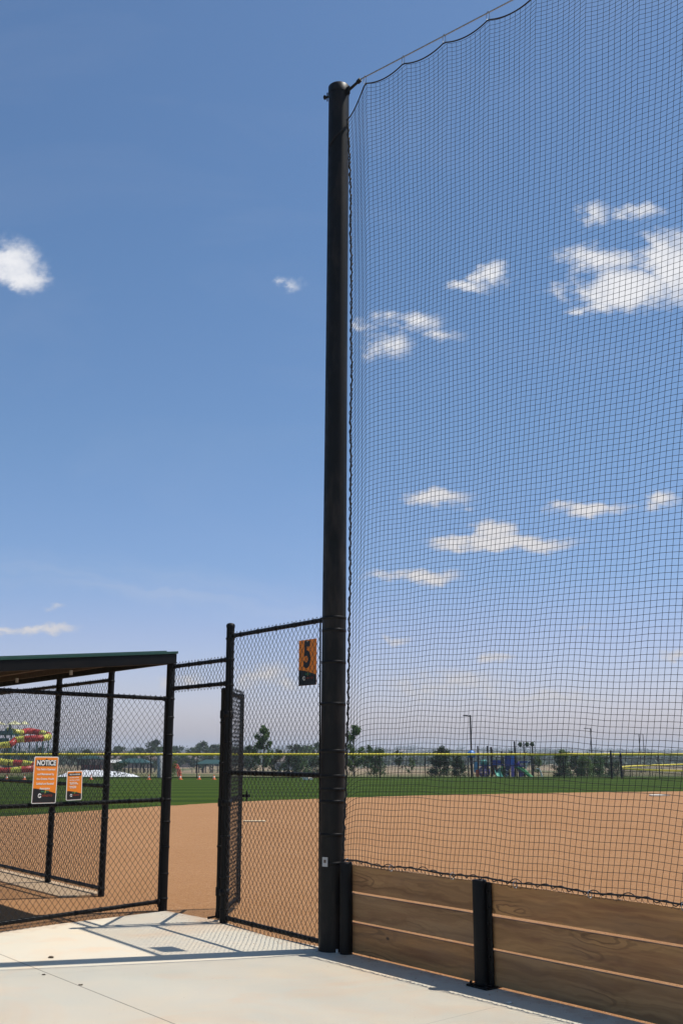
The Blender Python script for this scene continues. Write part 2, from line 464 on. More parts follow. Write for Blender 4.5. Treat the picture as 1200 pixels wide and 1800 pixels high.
# ------------------------------------------------------------------ chain link
def chainlink(A, B, z0, z1, W=.072, Hh=.082, r=.0027, dz=0.0, n=4, w2=.004):
    """woven diamond mesh between base points A, B"""
    mb = MB(); A = Vector(A); B = Vector(B); L = (B-A).length; d = (B-A)/L; nn = Vector((-d.y, d.x, 0))
    K = max(1, int(round(L/(W/2)))-1); hw = L/(K+1)
    J = int(round((z1-z0)/(Hh/2)))
    for k in range(K+1):
        pts = []
        for j in range(J+1):
            o = (j+k) % 2; s = (k+o)*hw
            s += .0025*mnoise.noise(Vector((k*.9, j*.35, 2)))
            bulge = .012*mnoise.noise(Vector((s*1.3, j*.06, 7.7)))
            w = w2 if (o ^ (k % 2)) else -w2
            p = A+d*s+nn*(w*.6+bulge); pts.append((p.x, p.y, z0+j*Hh/2))
        mb.tube(pts, r, n, cap=False, smooth=True)
    return mb
def post_ties(mb, p, zs, r, t=.006, h=.022):
    for z in zs: mb.lathe((p.x, p.y, z-h/2), [(r, 0), (r+t, .002), (r+t, h-.002), (r, h)], 14)
def clips(mb, A, B, z, r, step=.3):
    A = Vector(A); B = Vector(B); L = (B-A).length; d = (B-A)/L; n = max(1, int(L/step))
    for i in range(n):
        c = A+d*((i+.5)*L/n); c.z = z
        side = Vector((-d.y, d.x, 0))
        pts = [c+(side*math.cos(a)+Vector((0, 0, 1))*math.sin(a))*(r+.004) for a in [2*PI*k/10 for k in range(10)]]
        mb.tube(pts, .0028, 4, closed=True)
def rail(name, A, B, z, r, parent, step=.3):
    a = Vector((A[0], A[1], z)); b = Vector((B[0], B[1], z)); d = (b-a).normalized()
    m = MB(); m.cyl(a, b, r, 16); m.cyl(a-d*.0, a+d*.035, r+.006, 16); m.cyl(b-d*.035, b, r+.006, 16)
    clips(m, a, b, z, r, step)
    return m.build(name, M['black'], parent)

def post(p, r, z1, parent, name='post', z0=-.05, ties=()):
    m = MB(); n = 24
    m.lathe((p.x, p.y, 0), [(r, z0), (r, z1-.03)], n)
    m.lathe((p.x, p.y, 0), [(r+.004, z1-.045), (r+.004, z1-.02), (r*.85, z1-.006), (r*.45, z1)], n)
    post_ties(m, p, ties, r)
    return m.build(name, M['black'], parent)

# --- dugout end fence (with the notices)
end_far = P_left+ED*5.0
t = empty('chain_link_fence', P_left); T0 = Vector(P_left)
def rel(v): return Vector((v[0]-T0.x, v[1]-T0.y, v[2] if len(v) > 2 else 0))
tag(t, 'black chain link fence panel under the dugout roof edge, carrying the two orange notices', 'fence')
a = rel(P_left); b = rel(end_far); R0 = .047
post(a, R0, 2.60, t, ties=(.10, .35, .62, .88, 1.11, 1.33, 1.58, 1.79, 1.98, 2.18))
post(b, .04, 2.2, t, ties=(.5, 1, 1.5, 2.1))
aa = a+ED*(R0+.01); bb = b-ED*.045
for nm, z in (('top_rail', 2.18), ('mid_rail', 1.11), ('bottom_rail', .075)): rail(nm, aa, bb, z, .021, t)
off = -LD*0
side = Vector((ED.y, -ED.x, 0));
if side.y > 0: side = -side
mesh_off = side*.026
chainlink(aa+ED*.03+mesh_off, bb+mesh_off, -.005, 2.215).build('chain_link_mesh', M['wire'], t)
m = MB(); m.box((aa+ED*.03+mesh_off+Vector((0, 0, 1.1))), (.02, .006, 2.15), math.atan2(ED.y, ED.x)); m.build('tension_bar', M['black'], t)

# --- dugout field-side fence
fa = LX(-2.83); fb = LX(-3.80); fc = LX(-6.6); fd = LX(-9.2)
t = empty('chain_link_fence', fa); T0 = Vector(fa)
tag(t, 'black chain link fence on the field side of the dugout, behind the notice panel', 'fence')
for p in (fa, fb, fc, fd): post(rel(p), .038, 2.60, t, ties=(.06, .45, .85, 1.22, 1.6, 2.0, 2.45))
for p, q in ((fa, fb), (fb, fc), (fc, fd)):
    p = rel(p)-LD*.04; q = rel(q)+LD*.04
    for nm, z in (('top_rail', 2.465), ('mid_rail', 1.215), ('bottom_rail', .06)): rail(nm, p, q, z, .021, t)
chainlink(rel(fa)-LD*.03-LN*.026, rel(fd)+LD*.03-LN*.026, .0, 2.50).build('chain_link_mesh', M['wire'], t)

# --- transom over the gate opening
t = empty('chain_link_transom', (P_left.x, P_left.y, 2.29)); T0 = Vector(P_left)
tag(t, 'short black chain link strip bridging the gateway between dugout post and tall fence post', 'fence panel')
TL, TR = P_left+LD*.055, P_gate-LD*.05
def relz(v, z): return Vector((v[0]-T0.x, v[1]-T0.y, z-2.29))
for nm, z in (('top_rail', 2.53), ('bottom_rail', 2.29)):
    m = MB(); p, q = relz(TL, z), relz(TR, z); m.cyl(p, q, .021, 16); m.cyl(p, p+LD*.04, .027, 16); m.cyl(q-LD*.04, q, .027, 16); clips(m, p, q, z-2.29, .021, .22)
    m.build(nm, M['black'], t)
m = chainlink(relz(TL, 2.29)+LN*.026, relz(TR, 2.29)+LN*.026, -.05, .29, W=.066); m.build('chain_link_mesh', M['wire'], t)

# --- tall panel between gate post and pole
t = empty('chain_link_fence', P_gate); T0 = Vector(P_gate)
tag(t, 'tall black chain link panel between the gate and the high pole, carrying the field number', 'fence')
post(rel(P_gate), .0415, 2.90, t, ties=(.12, .42, .8, 1.1, 1.41, 1.7, 2.0, 2.27, 2.53, 2.74))
ga = rel(P_gate)+LD*.045; gb = rel(P_pole)-LD*.108
for nm, z in (('top_rail', 2.765), ('mid_rail', 1.41), ('bottom_rail', .05)): rail(nm, ga, gb, z, .021, t)
chainlink(ga+LD*.02+LN*.027, gb-LD*.02+LN*.027, -.03, 2.80, W=.069).build('chain_link_mesh', M['wire'], t)
for p in (ga+LD*.022, gb-LD*.025):
    m = MB(); m.box(p+LN*.027+Vector((0, 0, 1.4)), (.018, .006, 2.72), AZ); m.build('tension_bar', M['black'], t)

# --- open gate leaf
h0 = survey(-1.215, 8.945); h1 = survey(-1.128, 9.86); gd = (h1-h0).normalized()
t = empty('gate', h0); T0 = Vector(h0)
tag(t, 'black chain link gate swung open towards the field', 'gate')
for p, nm in ((h0, 'hinge_stile'), (h1, 'latch_stile')):
    m = MB(); q = rel(p); m.lathe((q.x, q.y, 0), [(.024, .03), (.024, 2.22), (.027, 2.225), (.024, 2.24), (.008, 2.25)], 16)
    post_ties(m, q, (.3, .7, 1.1, 1.5, 1.9), .024); o = m.build(nm, M['black'], t)
for nm, z in (('top_rail', 2.21), ('mid_rail', 1.12), ('bottom_rail', .07)): rail(nm, rel(h0), rel(h1), z, .021, t)
gs = Vector((gd.y, -gd.x, 0))
chainlink(rel(h0)+gd*.02+gs*.024, rel(h1)-gd*.01+gs*.024, .02, 2.27).build('chain_link_mesh', M['wire'], t)
m = MB(); q = rel(h1)+Vector((0, 0, 1.14)); m.box(q+Vector((.05, 0, 0)), (.12, .02, .03)); m.cyl(q+Vector((.07, 0, -.06)), q+Vector((.07, 0, .05)), .01, 8); m.build('latch', M['black'], t)
for z in (.28, 1.12, 1.98):
    m = MB(); q = rel(h0)+Vector((0, 0, z)); pg = rel(P_gate); mid = (Vector((pg.x, pg.y, z))+q)/2
    m.box(mid, (.07, .03, .05), AZ); m.lathe((pg.x, pg.y, z-.03), [(.0415, 0), (.05, .003), (.05, .057), (.0415, .06)], 16)
    m.cyl(q-Vector((0, 0, .04)), q+Vector((0, 0, .04)), .031, 12); m.build('hinge', M['black'], t)
m = MB(); q = rel(h0); m.tube([q+Vector((-.10, -.02, -.0+.035)), q+Vector((-.02, -.01, .05)), q+Vector((0, 0, .2))], [.012, .012, .010], 8); m.build('drop_rod', M['black'], t)

# ------------------------------------------------------------------ dugout roof
C0 = P_left+LD*.12
t = empty('dugout_roof', (C0.x, C0.y, 2.56)); T0 = Vector((C0.x, C0.y, 2.56))
tag(t, 'flat dugout shelter roof with green metal edge and black steel beams', 'roof')
def rp(u, v, z=0.0):
    """u along the field side (to the left, receding), v down the slope (towards the left/camera)"""
    p = -LD*u+ED*v; return Vector((p.x, p.y, z-.098*v))
U1, V1 = 7.5, 4.3
def slab(mb, u0, u1, v0, v1, z0, z1):
    vs = [rp(u, v, z) for z in (z0, z1) for v in (v0, v1) for u in (u0, u1)]
    mb.add(vs, [(0, 2, 3, 1), (4, 5, 7, 6), (0, 1, 5, 4), (2, 6, 7, 3), (0, 4, 6, 2), (1, 3, 7, 5)])
m = MB(); slab(m, 0, .06, 0, V1, .0, .105); m.build('end_beam', M['black'], t, bevel=.004)
m = MB(); slab(m, .06, U1, 0, .06, .0, .105); m.build('front_beam', M['black'], t, bevel=.004)
m = MB(); slab(m, -.012, U1, -.012, V1, .107, .134)
u = .25
while u < U1: slab(m, u, u+.02, -.012, V1, .134, .16); u += .4
m.build('roof_sheet', M['green_roof'], t, bevel=.002)
m = MB(); slab(m, .062, U1, .062, V1-.01, .075, .095); m.build('soffit', M['soffit'], t)
v = .75
for k in range(5):
    m = MB(); slab(m, .062, U1, v, v+.05, .015, .073); m.build('purlin', M['soffit'], t)
    v += .8
for u, v in ((1.0, .9), (1.9, 1.7), (2.6, .9)):
    m = MB(); p = rp(u, v, .02); m.cyl(p-Vector((0, 0, .05)), p, .018, 10); m.build('light_clip', M['steelm'], t)

# ------------------------------------------------------------------ high pole
t = empty('backstop_pole', P_pole); PR0, PR1, PH = .106, .102, at(598, 153, P_pole.y).z
tag(t, 'tall round dark steel pole holding up the edge of the netting', 'pole')
m = MB(); m.lathe((0, 0, 0), [(PR0, -.02), (PR0, 3), (PR1, 5.5), (PR1, PH-.05)], 40); m.build('shaft', M['pole'], t)
m = MB(); m.lathe((0, 0, 0), [(PR1+.004, PH-.09), (PR1+.005, PH-.010), (PR1-.004, PH-.001), (.03, PH+.001)], 32); m.build('cap', M['pole'], t)
for z in (.70, .93, 1.20, 1.30, 1.41, 1.62, 2.02, 2.38, 2.66, 2.77):
    m = MB(); m.lathe((0, 0, z-.018), [(PR0, 0), (PR0+.003, .002), (PR0+.003, .026), (PR0, .028)], 40)
    q = -LD*(PR0+.006); m.box((q.x, q.y, z), (.03, .02, .03), AZ)
    m.build('strap', M['black'], t)
m = MB(); d = Vector((-.6, -.80, 0)).normalized()
for k, off in enumerate((0,)):
    dirv = Vector((math.sin(math.radians(-32)), -math.cos(math.radians(-32)), 0))
    p = dirv*(PR0+.0025); m.box((p.x, p.y, .71), (.052, .003, .075), math.atan2(dirv.y, dirv.x)+PI/2)
st_ = m.build('sticker', M['greyp'], t); tag(st_, 'small pale grey square sticker')
m = MB(); m.box((p.x*1.016, p.y*1.016, .715), (.024, .002, .026), math.atan2(dirv.y, dirv.x)+PI/2); m.build('sticker_print', M['shingle'], st_)
# bracket and through bolt at the top
PTOP = P_pole+Vector((PH*.0075, 0, 0))
_d = ray(900, 0); _q = _d*((PH-.15-H0)/_d.z)
CD = Vector((_q.x-PTOP.x, _q.y-PTOP.y, 0)).normalized()
m = MB(); m.cyl(Vector((-.155, .03, PH-.10)), Vector((.02, -.01, PH-.10)), .011, 10); m.cyl(Vector((-.15, .03, PH-.10)), Vector((-.13, .025, PH-.10)), .022, 6)
m.box(Vector((-.115, .02, PH-.10)), (.012, .06, .06)); m.build('through_bolt', M['black'], t)
m = MB(); b0 = CD*(PR1+.002)+Vector((0, 0, PH-.10)); m.box(b0+CD*.02, (.05, .014, .085), math.atan2(CD.y, CD.x)); m.cyl(b0+CD*.03+Vector((0, 0, -.0)), b0+CD*.16+Vector((0, 0, .035)), .014, 10)
m.cyl(b0+CD*.15+Vector((0, 0, .03)), b0+CD*.19+Vector((0, 0, .045)), .022, 10); m.build('cable_bracket', M['black'], t)
for i in range(4):
    m = MB(); a = 2*PI*i/4+.4; q = Vector((math.cos(a), math.sin(a), 0))*(PR0+.022); m.cyl((q.x, q.y, .0), (q.x, q.y, .03), .012, 6)
    m.build('anchor_nut', M['steelm'], t)
PT = .0075
t.rotation_euler = (0, PT, 0)   # the net's pull tips the pole a little to the right

# ------------------------------------------------------------------ cable and net
ctop = Vector((PTOP.x, PTOP.y, 0))+CD*(PR1+.19)+Vector((0, 0, PH-.055))
CL = 7.2; CSL = -.045
def cable(s): p = ctop+CD*s; return Vector((p.x, p.y, ctop.z+CSL*s-.02*math.sin(PI*min(s, CL)/CL)))
t = empty('support_cable', ctop)
tag(t, 'steel cable running from the pole top and carrying the netting', 'cable')
m = MB(); m.tube([cable(i*CL/30)-ctop for i in range(31)], .0062, 8); m.build('wire_rope', M['steel'], t)

NR, NCOL = 162, 130
clip_s = [.06+.49*i for i in range(14)]
def top_edge(s):
    """border rope scalloping under the cable; s measured along the cable"""
    if s < clip_s[0]:
        f = max(0, (s+.20)/.26); a = Vector((lacex.x+PH*PT, lacex.y, ctop.z-.38)); b = cable(clip_s[0]); b.z -= .07
        p = a.lerp(b, f); p.z = a.z+(b.z-a.z)*f**1.5; return p
    c = cable(max(s, 0)); f = (s-clip_s[0])/.49
    if f < 0:
        return Vector((c.x, c.y, 0))+Vector((0, 0, c.z-.09-.26*(-(s-clip_s[0])/.22)**1.1))
    k = f-math.floor(f); sag = .055*4*k*(1-k)
    return Vector((c.x, c.y, c.z-.07-sag))
lacex = P_pole+LD*(PR0+.035)+LN*0
def lace_off(z):
    lo = 1-math.exp(-(z-.70)/.9); hi = 1-math.exp(-max(0, (ctop.z-.38)-z)/.8)
    return .088*lo*hi
def bot_edge(s):
    p = lacex+LD*s+LN*-.015
    return Vector((p.x, p.y, .722+.006*math.sin(s*9)))
LTOT = 5.9
def net_pt(i, j):
    """i column (0..NCOL), j row (0..NR)"""
    a = i/NCOL; t_ = j/NR
    sb = LTOT*a*(1-.10*math.exp(-a*8))
    sb = LTOT*(a-.022*(1-math.exp(-a*14)))
    stp = -.20+(LTOT+1.15)*a
    B = bot_edge(max(sb, 0)); T = top_edge(stp)
    c = cable(max(stp, 0)); zf = c.z-.14 if stp > .06 else min(T.z, c.z-.14)
    T = Vector((T.x, T.y, zf)).lerp(T, max(0, t_-.72)/.28)
    tt = t_
    p = B.lerp(T, tt)
    # rows dip towards the laced edge and sag towards the middle of the span
    e = math.exp(-a*LTOT/.16)
    e2 = math.exp(-a*LTOT/.5)
    w = math.sin(PI*min(1, t_))
    p.z -= (.10*e+.05*e2-.10)*min(1, w*3)
    s = a*LTOT
    p.z -= .040*s*(1-t_)**.7*min(1, t_*6)
    am = min(1, t_*9)*min(1, s*3)
    p.z += am*(.014*mnoise.noise(Vector((s*1.1, t_*7, 2.1)))+.007*mnoise.noise(Vector((s*4.1, t_*26, 9.1))))
    bow = .10*math.sin(PI*t_)*min(1, s*1.5)+am*.05*mnoise.noise(Vector((s*.9, t_*5, 4.4)))
    p -= LN*bow
    p += LD*lace_off(p.z)*math.exp(-s/1.2)*min(1, t_*8)
    sl = math.exp(-t_*28)      # slack just above the wall
    p += LD*.012*sl*mnoise.noise(Vector((s*6, t_*40, 5)))
    return p
G = [[net_pt(i, j) for j in range(NR+1)] for i in range(NCOL+1)]
t = empty('backstop_net', lacex); T0 = Vector((lacex.x, lacex.y, 0))
tag(t, 'tall black mesh netting stretched from the pole above the wooden wall', 'netting')
m = MB(); rt = .0019
for i in range(NCOL+1): m.tube([G[i][j]-T0 for j in range(NR+1)], rt, 3, cap=False)
for j in range(NR+1): m.tube([G[i][j]-T0 for i in range(NCOL+1)], rt, 3, cap=False)
for i in range(1, NCOL):
    for j in range(1, NR):
        p = G[i][j]-T0; q = .0038
        m.add([p+Vector((q, 0, 0)), p+Vector((0, q, 0)), p-Vector((q, 0, 0)), p-Vector((0, q, 0)), p+Vector((0, 0, q)), p-Vector((0, 0, q))],
              [(0, 1, 4), (1, 2, 4), (2, 3, 4), (3, 0, 4), (1, 0, 5), (2, 1, 5), (3, 2, 5), (0, 3, 5)], True)
m.build('netting', M['twine'], t)
# border ropes
m = MB(); pts = []
n = 0; s = -.16
s = -.20
while s < CL-.2: pts.append(top_edge(s)-T0); s += .035
m.tube(pts, .0065, 6)
p0 = pts[0]; pc = PTOP-T0; wr = [p0]
for k in range(9):
    a = math.radians(-35-14*k); wr.append(Vector((pc.x+.112*math.cos(a), pc.y+.112*math.sin(a), p0.z-.03-.030*k)))
m.tube(wr, .006, 6)
m.build('top_rope', M['rope'], t)
m = MB(); pts = []; pts2 = []
for k in range(700):
    z = .70+(ctop.z-.38-.70)*k/699
    wv = .010*mnoise.noise(Vector((0, z*2.1, 3))); o_ = LD*lace_off(z)+Vector((z*PT, 0, 0))
    pts.append(o_+Vector((wv+.004*math.sin(z*41), -.002, z)))
    pts2.append(o_+Vector((wv+.011*math.cos(z*70), .011*math.sin(z*70), z)))
m.tube(pts, .0075, 6); m.tube(pts2, .0045, 5); m.build('edge_lacing', M['rope'], t)
m = MB(); pts = []; pts2 = []
for k in range(560):
    s = 6.0*k/559; b = bot_edge(s)-T0
    pts.append(b+Vector((0, 0, .004+.008*mnoise.noise(Vector((s*3, 0, 0))))))
    hump = max(0, mnoise.noise(Vector((s*4.3, 8, 0))))*.035
    pts2.append(b+Vector((.0, 0, .012*math.sin(s*46)+hump))+LN*.012*math.cos(s*46))
m.tube(pts, .0060, 6); m.tube(pts2, .0036, 5); m.build('bottom_rope', M['rope'], t)
m = MB()   # loose skirt of net hanging from the bottom rope over the board tops
for i in range(NCOL*1):
    a = G[i][0]-T0; b = a+Vector((0, 0, -.026))-LN*.012+LD*.02*mnoise.noise(Vector((i*.7, 0, 0)))
    c = a+LD*.022+Vector((0, 0, -.030-.010*mnoise.noise(Vector((i*.9, 3, 0)))))-LN*.02
    m.tube([a, b], rt, 3, cap=False); m.tube([b, c, (G[i+1][0]-T0)], rt, 3, cap=False)
m.build('net_skirt', M['twine'], t)
for s in clip_s[:12]:
    c = cable(s)-T0; m = MB()
    q = [c+Vector((0, 0, .016)), c+CD*.013, c+CD*.015-Vector((0, 0, .055)), c-Vector((0, 0, .075)), c-CD*.015-Vector((0, 0, .055)), c-CD*.013]
    m.tube([Vector(x) for x in line_pts([tuple(v) for v in q]+[tuple(q[0])], 4)][:-1], .0032, 6, closed=True); m.build('snap_hook', M['steel'], t)
for s in (.06, .62, 1.32, 1.95, 2.6, 3.3):
    b = bot_edge(s)-T0; m = MB()
    m.tube([b+LN*.02*math.cos(x)+Vector((0, 0, -.006+.024*math.sin(x))) for x in [2*PI*k/12 for k in range(12)]], .003, 6, closed=True); m.build('snap_hook', M['steel'], t)

# ------------------------------------------------------------------ wooden wall
t = empty('backstop_wall', P_w1); T0 = Vector(P_w1)
tag(t, 'low wall of pine planks on black steel posts below the netting', 'wall')
posts = [.083, 1.045, 2.42, 3.6]
def wall_post(x):
    p = rel(LX(x)); m = MB(); c = p+LN*.055
    m.lathe((c.x, c.y, 0), [(.052, .0), (.052, .705), (.050, .712), (.03, .714)], 28)
    o = m.build('post', M['black'], t)
    if x < .5: return
    f = MB(); q = c+LD*.072-LN*.018; f.box((q.x, q.y, .352), (.052, .012, .70), AZ); f.box(((c+LD*.045-LN*.03).x, (c+LD*.045-LN*.03).y, .352), (.03, .03, .69), AZ)
    f.build('flange', M['black'], o, bevel=.002)
    bm_ = MB()
    for z in (.10, .20, .315, .42, .53, .64):
        w = q+LN*.006; bm_.cyl((w.x, w.y, z), (w.x+LN.x*.010, w.y+LN.y*.010, z), .010, 6)
    bm_.build('bolts', M['black'], o)
    bp = MB(); w = c+LD*.02; bp.box((w.x, w.y, .008), (.20, .16, .014), AZ)
    for sx in (-.075, .075):
        for sy in (-.055, .055):
            e = w+LD*sx+LN*sy; bp.cyl((e.x, e.y, .015), (e.x, e.y, .036), .011, 6)
    bp.build('base_plate', M['black'], o, bevel=.002)
for x in posts: wall_post(x)
bounds = [(-.087+.085, .083+.02)]+[(posts[i]+.0, posts[i+1]+.0) for i in range(3)]
boards = [(.014, .243), (.262, .470), (.489, .697)]
for k, (x0, x1) in enumerate(bounds):
    for zi, (z0, z1) in enumerate(boards):
        A = LX(x0)+LD*.003; B = LX(x1)-LD*.003; L = (B-A).length
        m = MB(); m.box((L/2, 0, (z1-z0)/2), (L, .038, z1-z0))
        o = m.build('plank', M['wood'], t, bevel=.004)
        pos = A-T0+LN*.0; sag = random.uniform(-.003, .003)
        o.location = (pos.x, pos.y, z0+sag); o.rotation_euler = (0, random.uniform(-.0015, .0015), AZ)

# ------------------------------------------------------------------ signs
def text_mesh(body, size, mat, parent, loc, name='lettering', sx=1.0, bold=0.0, align='CENTER', shear=0.0, depth=.0004):
    cu = bpy.data.curves.new('tmp', 'FONT'); cu.body = body; cu.size = size; cu.align_x = align; cu.align_y = 'CENTER'
    cu.offset = bold; cu.extrude = depth; cu.shear = shear; cu.resolution_u = 6
    o = bpy.data.objects.new('tmp', cu); C.objects.link(o)
    bpy.context.view_layer.update()
    me_ = bpy.data.meshes.new_from_object(o.evaluated_get(bpy.context.evaluated_depsgraph_get()))
    bpy.data.objects.remove(o); me_.materials.clear(); me_.materials.append(mat); me_.name = name
    r = bpy.data.objects.new(name, me_); link(r, parent)
    r.location = (loc[0], -loc[2], loc[1]); r.rotation_euler = (PI/2, 0, 0); r.scale = (sx, 1, 1)
    return r
def rrect(w, h, r, n=5):
    pts = []
    for cx, cy, a0 in ((w/2-r, h/2-r, 0), (-w/2+r, h/2-r, PI/2), (-w/2+r, -h/2+r, PI), (w/2-r, -h/2+r, 3*PI/2)):
        for k in range(n+1): a = a0+PI/2*k/n; pts.append((cx+r*math.cos(a), cy+r*math.sin(a)))
    return pts
def flat(poly, y0, y1, name, mat, parent):
    m = MB(); n = len(poly)
    m.add([(p[0], -y0, p[1]) for p in poly]+[(p[0], -y1, p[1]) for p in poly],
          [tuple(range(n)), tuple(range(n, 2*n))[::-1]]+[(i, n+i, n+(i+1) % n, (i+1) % n) for i in range(n)])
    return m.build(name, mat, parent)
def sweep(w, h, top_l, top_r, n=10, sag=.04):
    pts = [(-w/2, -h/2), (w/2, -h/2)]
    for k in range(n+1):
        a = 1-k/n; y = top_l+(top_r-top_l)*a**1.5
        pts.append((-w/2+w*a, h*(y-.5)))
    return pts
def emblem(w, y, parent, z=.0042):
    m = MB(); n = 22; r = w*.06; th = .35
    pts = [(-w*.19+r*math.cos(.5+k*(2*PI-.9)/n), -z, y+r*math.sin(.5+k*(2*PI-.9)/n)) for k in range(n+1)]
    m.tube(pts, w*.016, 5); m.box((-w*.165, -z, y-w*.012), (w*.05, .001, w*.02)); m.build('emblem_ring', M['white'], parent)
    text_mesh('ATHLETICS', w*.085, M['red_print'], parent, (w*.12, y, z), 'emblem_lettering', 1.0, .0006)
    m = MB(); m.box((-w*.07, -z, y+w*.14), (w*.16, .0008, w*.05)); m.box((w*.12, -z, y+w*.14), (w*.14, .0008, w*.05)); m.build('emblem_bar', M['green_print'], parent)
    m = MB(); m.add([(w*.01, -z-.0006, y+w*.08), (w*.03, -z-.0006, y+w*.08), (w*.06, -z-.0006, y+w*.2), (w*.035, -z-.0006, y+w*.2)], [(0, 1, 2, 3)]); m.build('emblem_slash', M['yellow_print'], parent)

def sign(label, c, w, h, xdir, tilt=0.0):
    """sign whose local +X runs along xdir (to the viewer's right), -Y faces the camera"""
    t = empty('sign', c, math.atan2(xdir.y, xdir.x)); t.rotation_euler = (0, tilt, math.atan2(xdir.y, xdir.x))
    return tag(t, label, 'sign', 'orange signs on the fences')

# field number
c = LX(-.283)+LN*.036; w, h = .275, .415
s5 = sign('orange and black sign with a large number 5 on the tall panel by the pole', (c.x, c.y, 2.405), w, h, LD)
flat(rrect(w, h, .003), 0, .002, 'panel', M['orange'], s5)
flat(sweep(w-.002, h-.002, .345, .215), .0022, .0030, 'black_field', M['sign_black'], s5)
text_mesh('5', .325, M['sign_black'], s5, (-.005, .060, .0032), 'number', .72, .011)
emblem(w*.95, -.142, s5)
m = MB(); m.cyl((0, -.003, h*.46), (0, -.007, h*.46), .007, 8); m.build('screw', M['steelm'], s5)
# notice
xd = -ED
def at_end(k): return survey(-1.91-.715*k, 9.667-.699*k)+side*.036
c = at_end(1.425); w, h = .278, .44
sn = sign('larger orange sign headed NOTICE on the dugout fence', (c.x, c.y, 1.345), w, h, xd, .012)
def notice(sg, w, h, small=False):
    flat(rrect(w, h, .014), 0, .002, 'border', M['white'], sg)
    flat(rrect(w-.016, h-.016, .009), .0022, .0030, 'panel', M['orange'], sg)
    sw = sweep(w-.018, h-.018, .315, .20)
    flat(sw, .0032, .0038, 'black_field', M['sign_black'], sg)
    hh = .060 if not small else .027
    y = h*.36 if not small else h*.375
    flat([(x, z+y) for x, z in rrect(w*.84, hh, .003)], .0032, .0038, 'header_bar', M['sign_black'], sg)
    flat([(-w*.06, y+hh/2), (w*.06, y+hh/2), (0, y+hh/2+w*.05)], .0032, .0038, 'header_peak', M['sign_black'], sg)
notice(sn, w, h)
text_mesh('NOTICE', .066, M['white'], sn, (0, h*.36, .0042), 'heading', .92, .0022)
for i, s_ in enumerate(('This Field is Operated', 'and Maintained by', 'the Gretna Youth', 'Softball and Baseball', 'Association')):
    text_mesh(s_, .0265, M['white'], sn, (0, h*(.225-.102*i), .0044), 'lettering', (.90, .98, 1.05, .92, .95)[i], .0006)
emblem(w, -h*.335, sn, .0046)
c = at_end(1.115); w, h = .188, .283
sm_ = sign('smaller orange rules sign with a short list on the dugout fence', (c.x, c.y, 1.285), w, h, xd, -.02)
notice(sm_, w, h, True)
text_mesh('FIELD GUIDELINES', .0165, M['white'], sm_, (0, h*.375, .0042), 'heading', .95, .0005)
for i, (s_, y) in enumerate((('\u2022 No Pets on Field', .27), ('\u2022 No Gum or Seeds', .185), ('\u2022 No Soft Toss', .10), ('   Against Fencing', .06), ('\u2022 Please Clean', -.03), ('   Up Dugouts', -.07))):
    text_mesh(s_, .0155, M['white'], sm_, (-w*.36, h*y, .0044), 'lettering', 1.0, .0004, 'LEFT')
emblem(w, -h*.33, sm_, .0046)

# ------------------------------------------------------------------ outfield fence
YF = 57.0
def arc_fence(name, label, pts, hgt, postr, capr, spacing, cap_mat, mesh=True, group=None, W=.10):
    P = [Vector(p) for p in line_pts(pts, 10)]
    T = P[0].copy(); t = empty(name, T); tag(t, label, 'fence', group)
    P = [p-T for p in P]
    m = MB(); m.tube([p+Vector((0, 0, hgt)) for p in P], capr, 8); m.build('yellow_cap', cap_mat, t)
    m = MB(); m.tube([p+Vector((0, 0, .05)) for p in P], .02, 6); m.build('bottom_rail', M['black'], t)
    cum = [0]
    for a, b in zip(P, P[1:]): cum.append(cum[-1]+(b-a).length)
    def pos(s):
        for i in range(len(P)-1):
            if cum[i+1] >= s: return P[i].lerp(P[i+1], (s-cum[i])/(cum[i+1]-cum[i]))
        return P[-1]
    s = spacing[1]
    while s < cum[-1]:
        p = pos(s); m = MB(); m.cyl(p, p+Vector((0, 0, hgt)), postr, 8); m.build('post', M['black'], t); s += spacing[0]
    if mesh:
        m = MB(); hw = W/2; K = int(cum[-1]/hw); J = int(hgt/hw)
        pp = [pos(k*hw) for k in range(K+1)]
        for k in range(K):
            m.tube([(pp[k+((j+k) % 2)].x, pp[k+((j+k) % 2)].y, j*hw+.02) for j in range(J)], .0030, 3, cap=False)
        m.build('chain_link_mesh', M['wire'], t)
    return t
fp = [(x_, y_*K, z_) for x_, y_, z_ in [(-40, 50.5, -.05), (-24, 56.0, -.05), (-12, 57.6, -.05), (0, 58.0, -.05), (12, 57.8, -.05), (24, 55.5, -.05), (40, 50, -.05)]]
arc_fence('outfield_fence', 'long black chain link outfield fence with a yellow cap across the field', fp, 1.55, .030, .074, (3.05, 1.5), M['yellow'])
# thicker gate posts in the outfield fence
for px, lab, h in ((1069, 'taller dark gate post standing in the outfield fence at right', 1.82), (1086, 'dark gate post just right of the tallest one in the outfield fence', 1.62)):
    p = at(px, 1350, 57.2*K); m = MB(); m.lathe((0, 0, 0), [(.06, 0), (.06, h-.03), (.04, h)], 12)
    o = m.build('gate_post', M['black']); o.location = (p.x, 56.6*K, -.05); tag(o, lab, 'post')
p = at(281.5, 1350, 58.6*K); m = MB(); m.lathe((0, 0, 0), [(.17, 0), (.17, 1.68), (.15, 1.70)], 20)
o = m.build('steel_column', M['greyp']); o.location = (p.x, 58.6*K, -.06); tag(o, 'thick light grey column just behind the outfield fence', 'column')

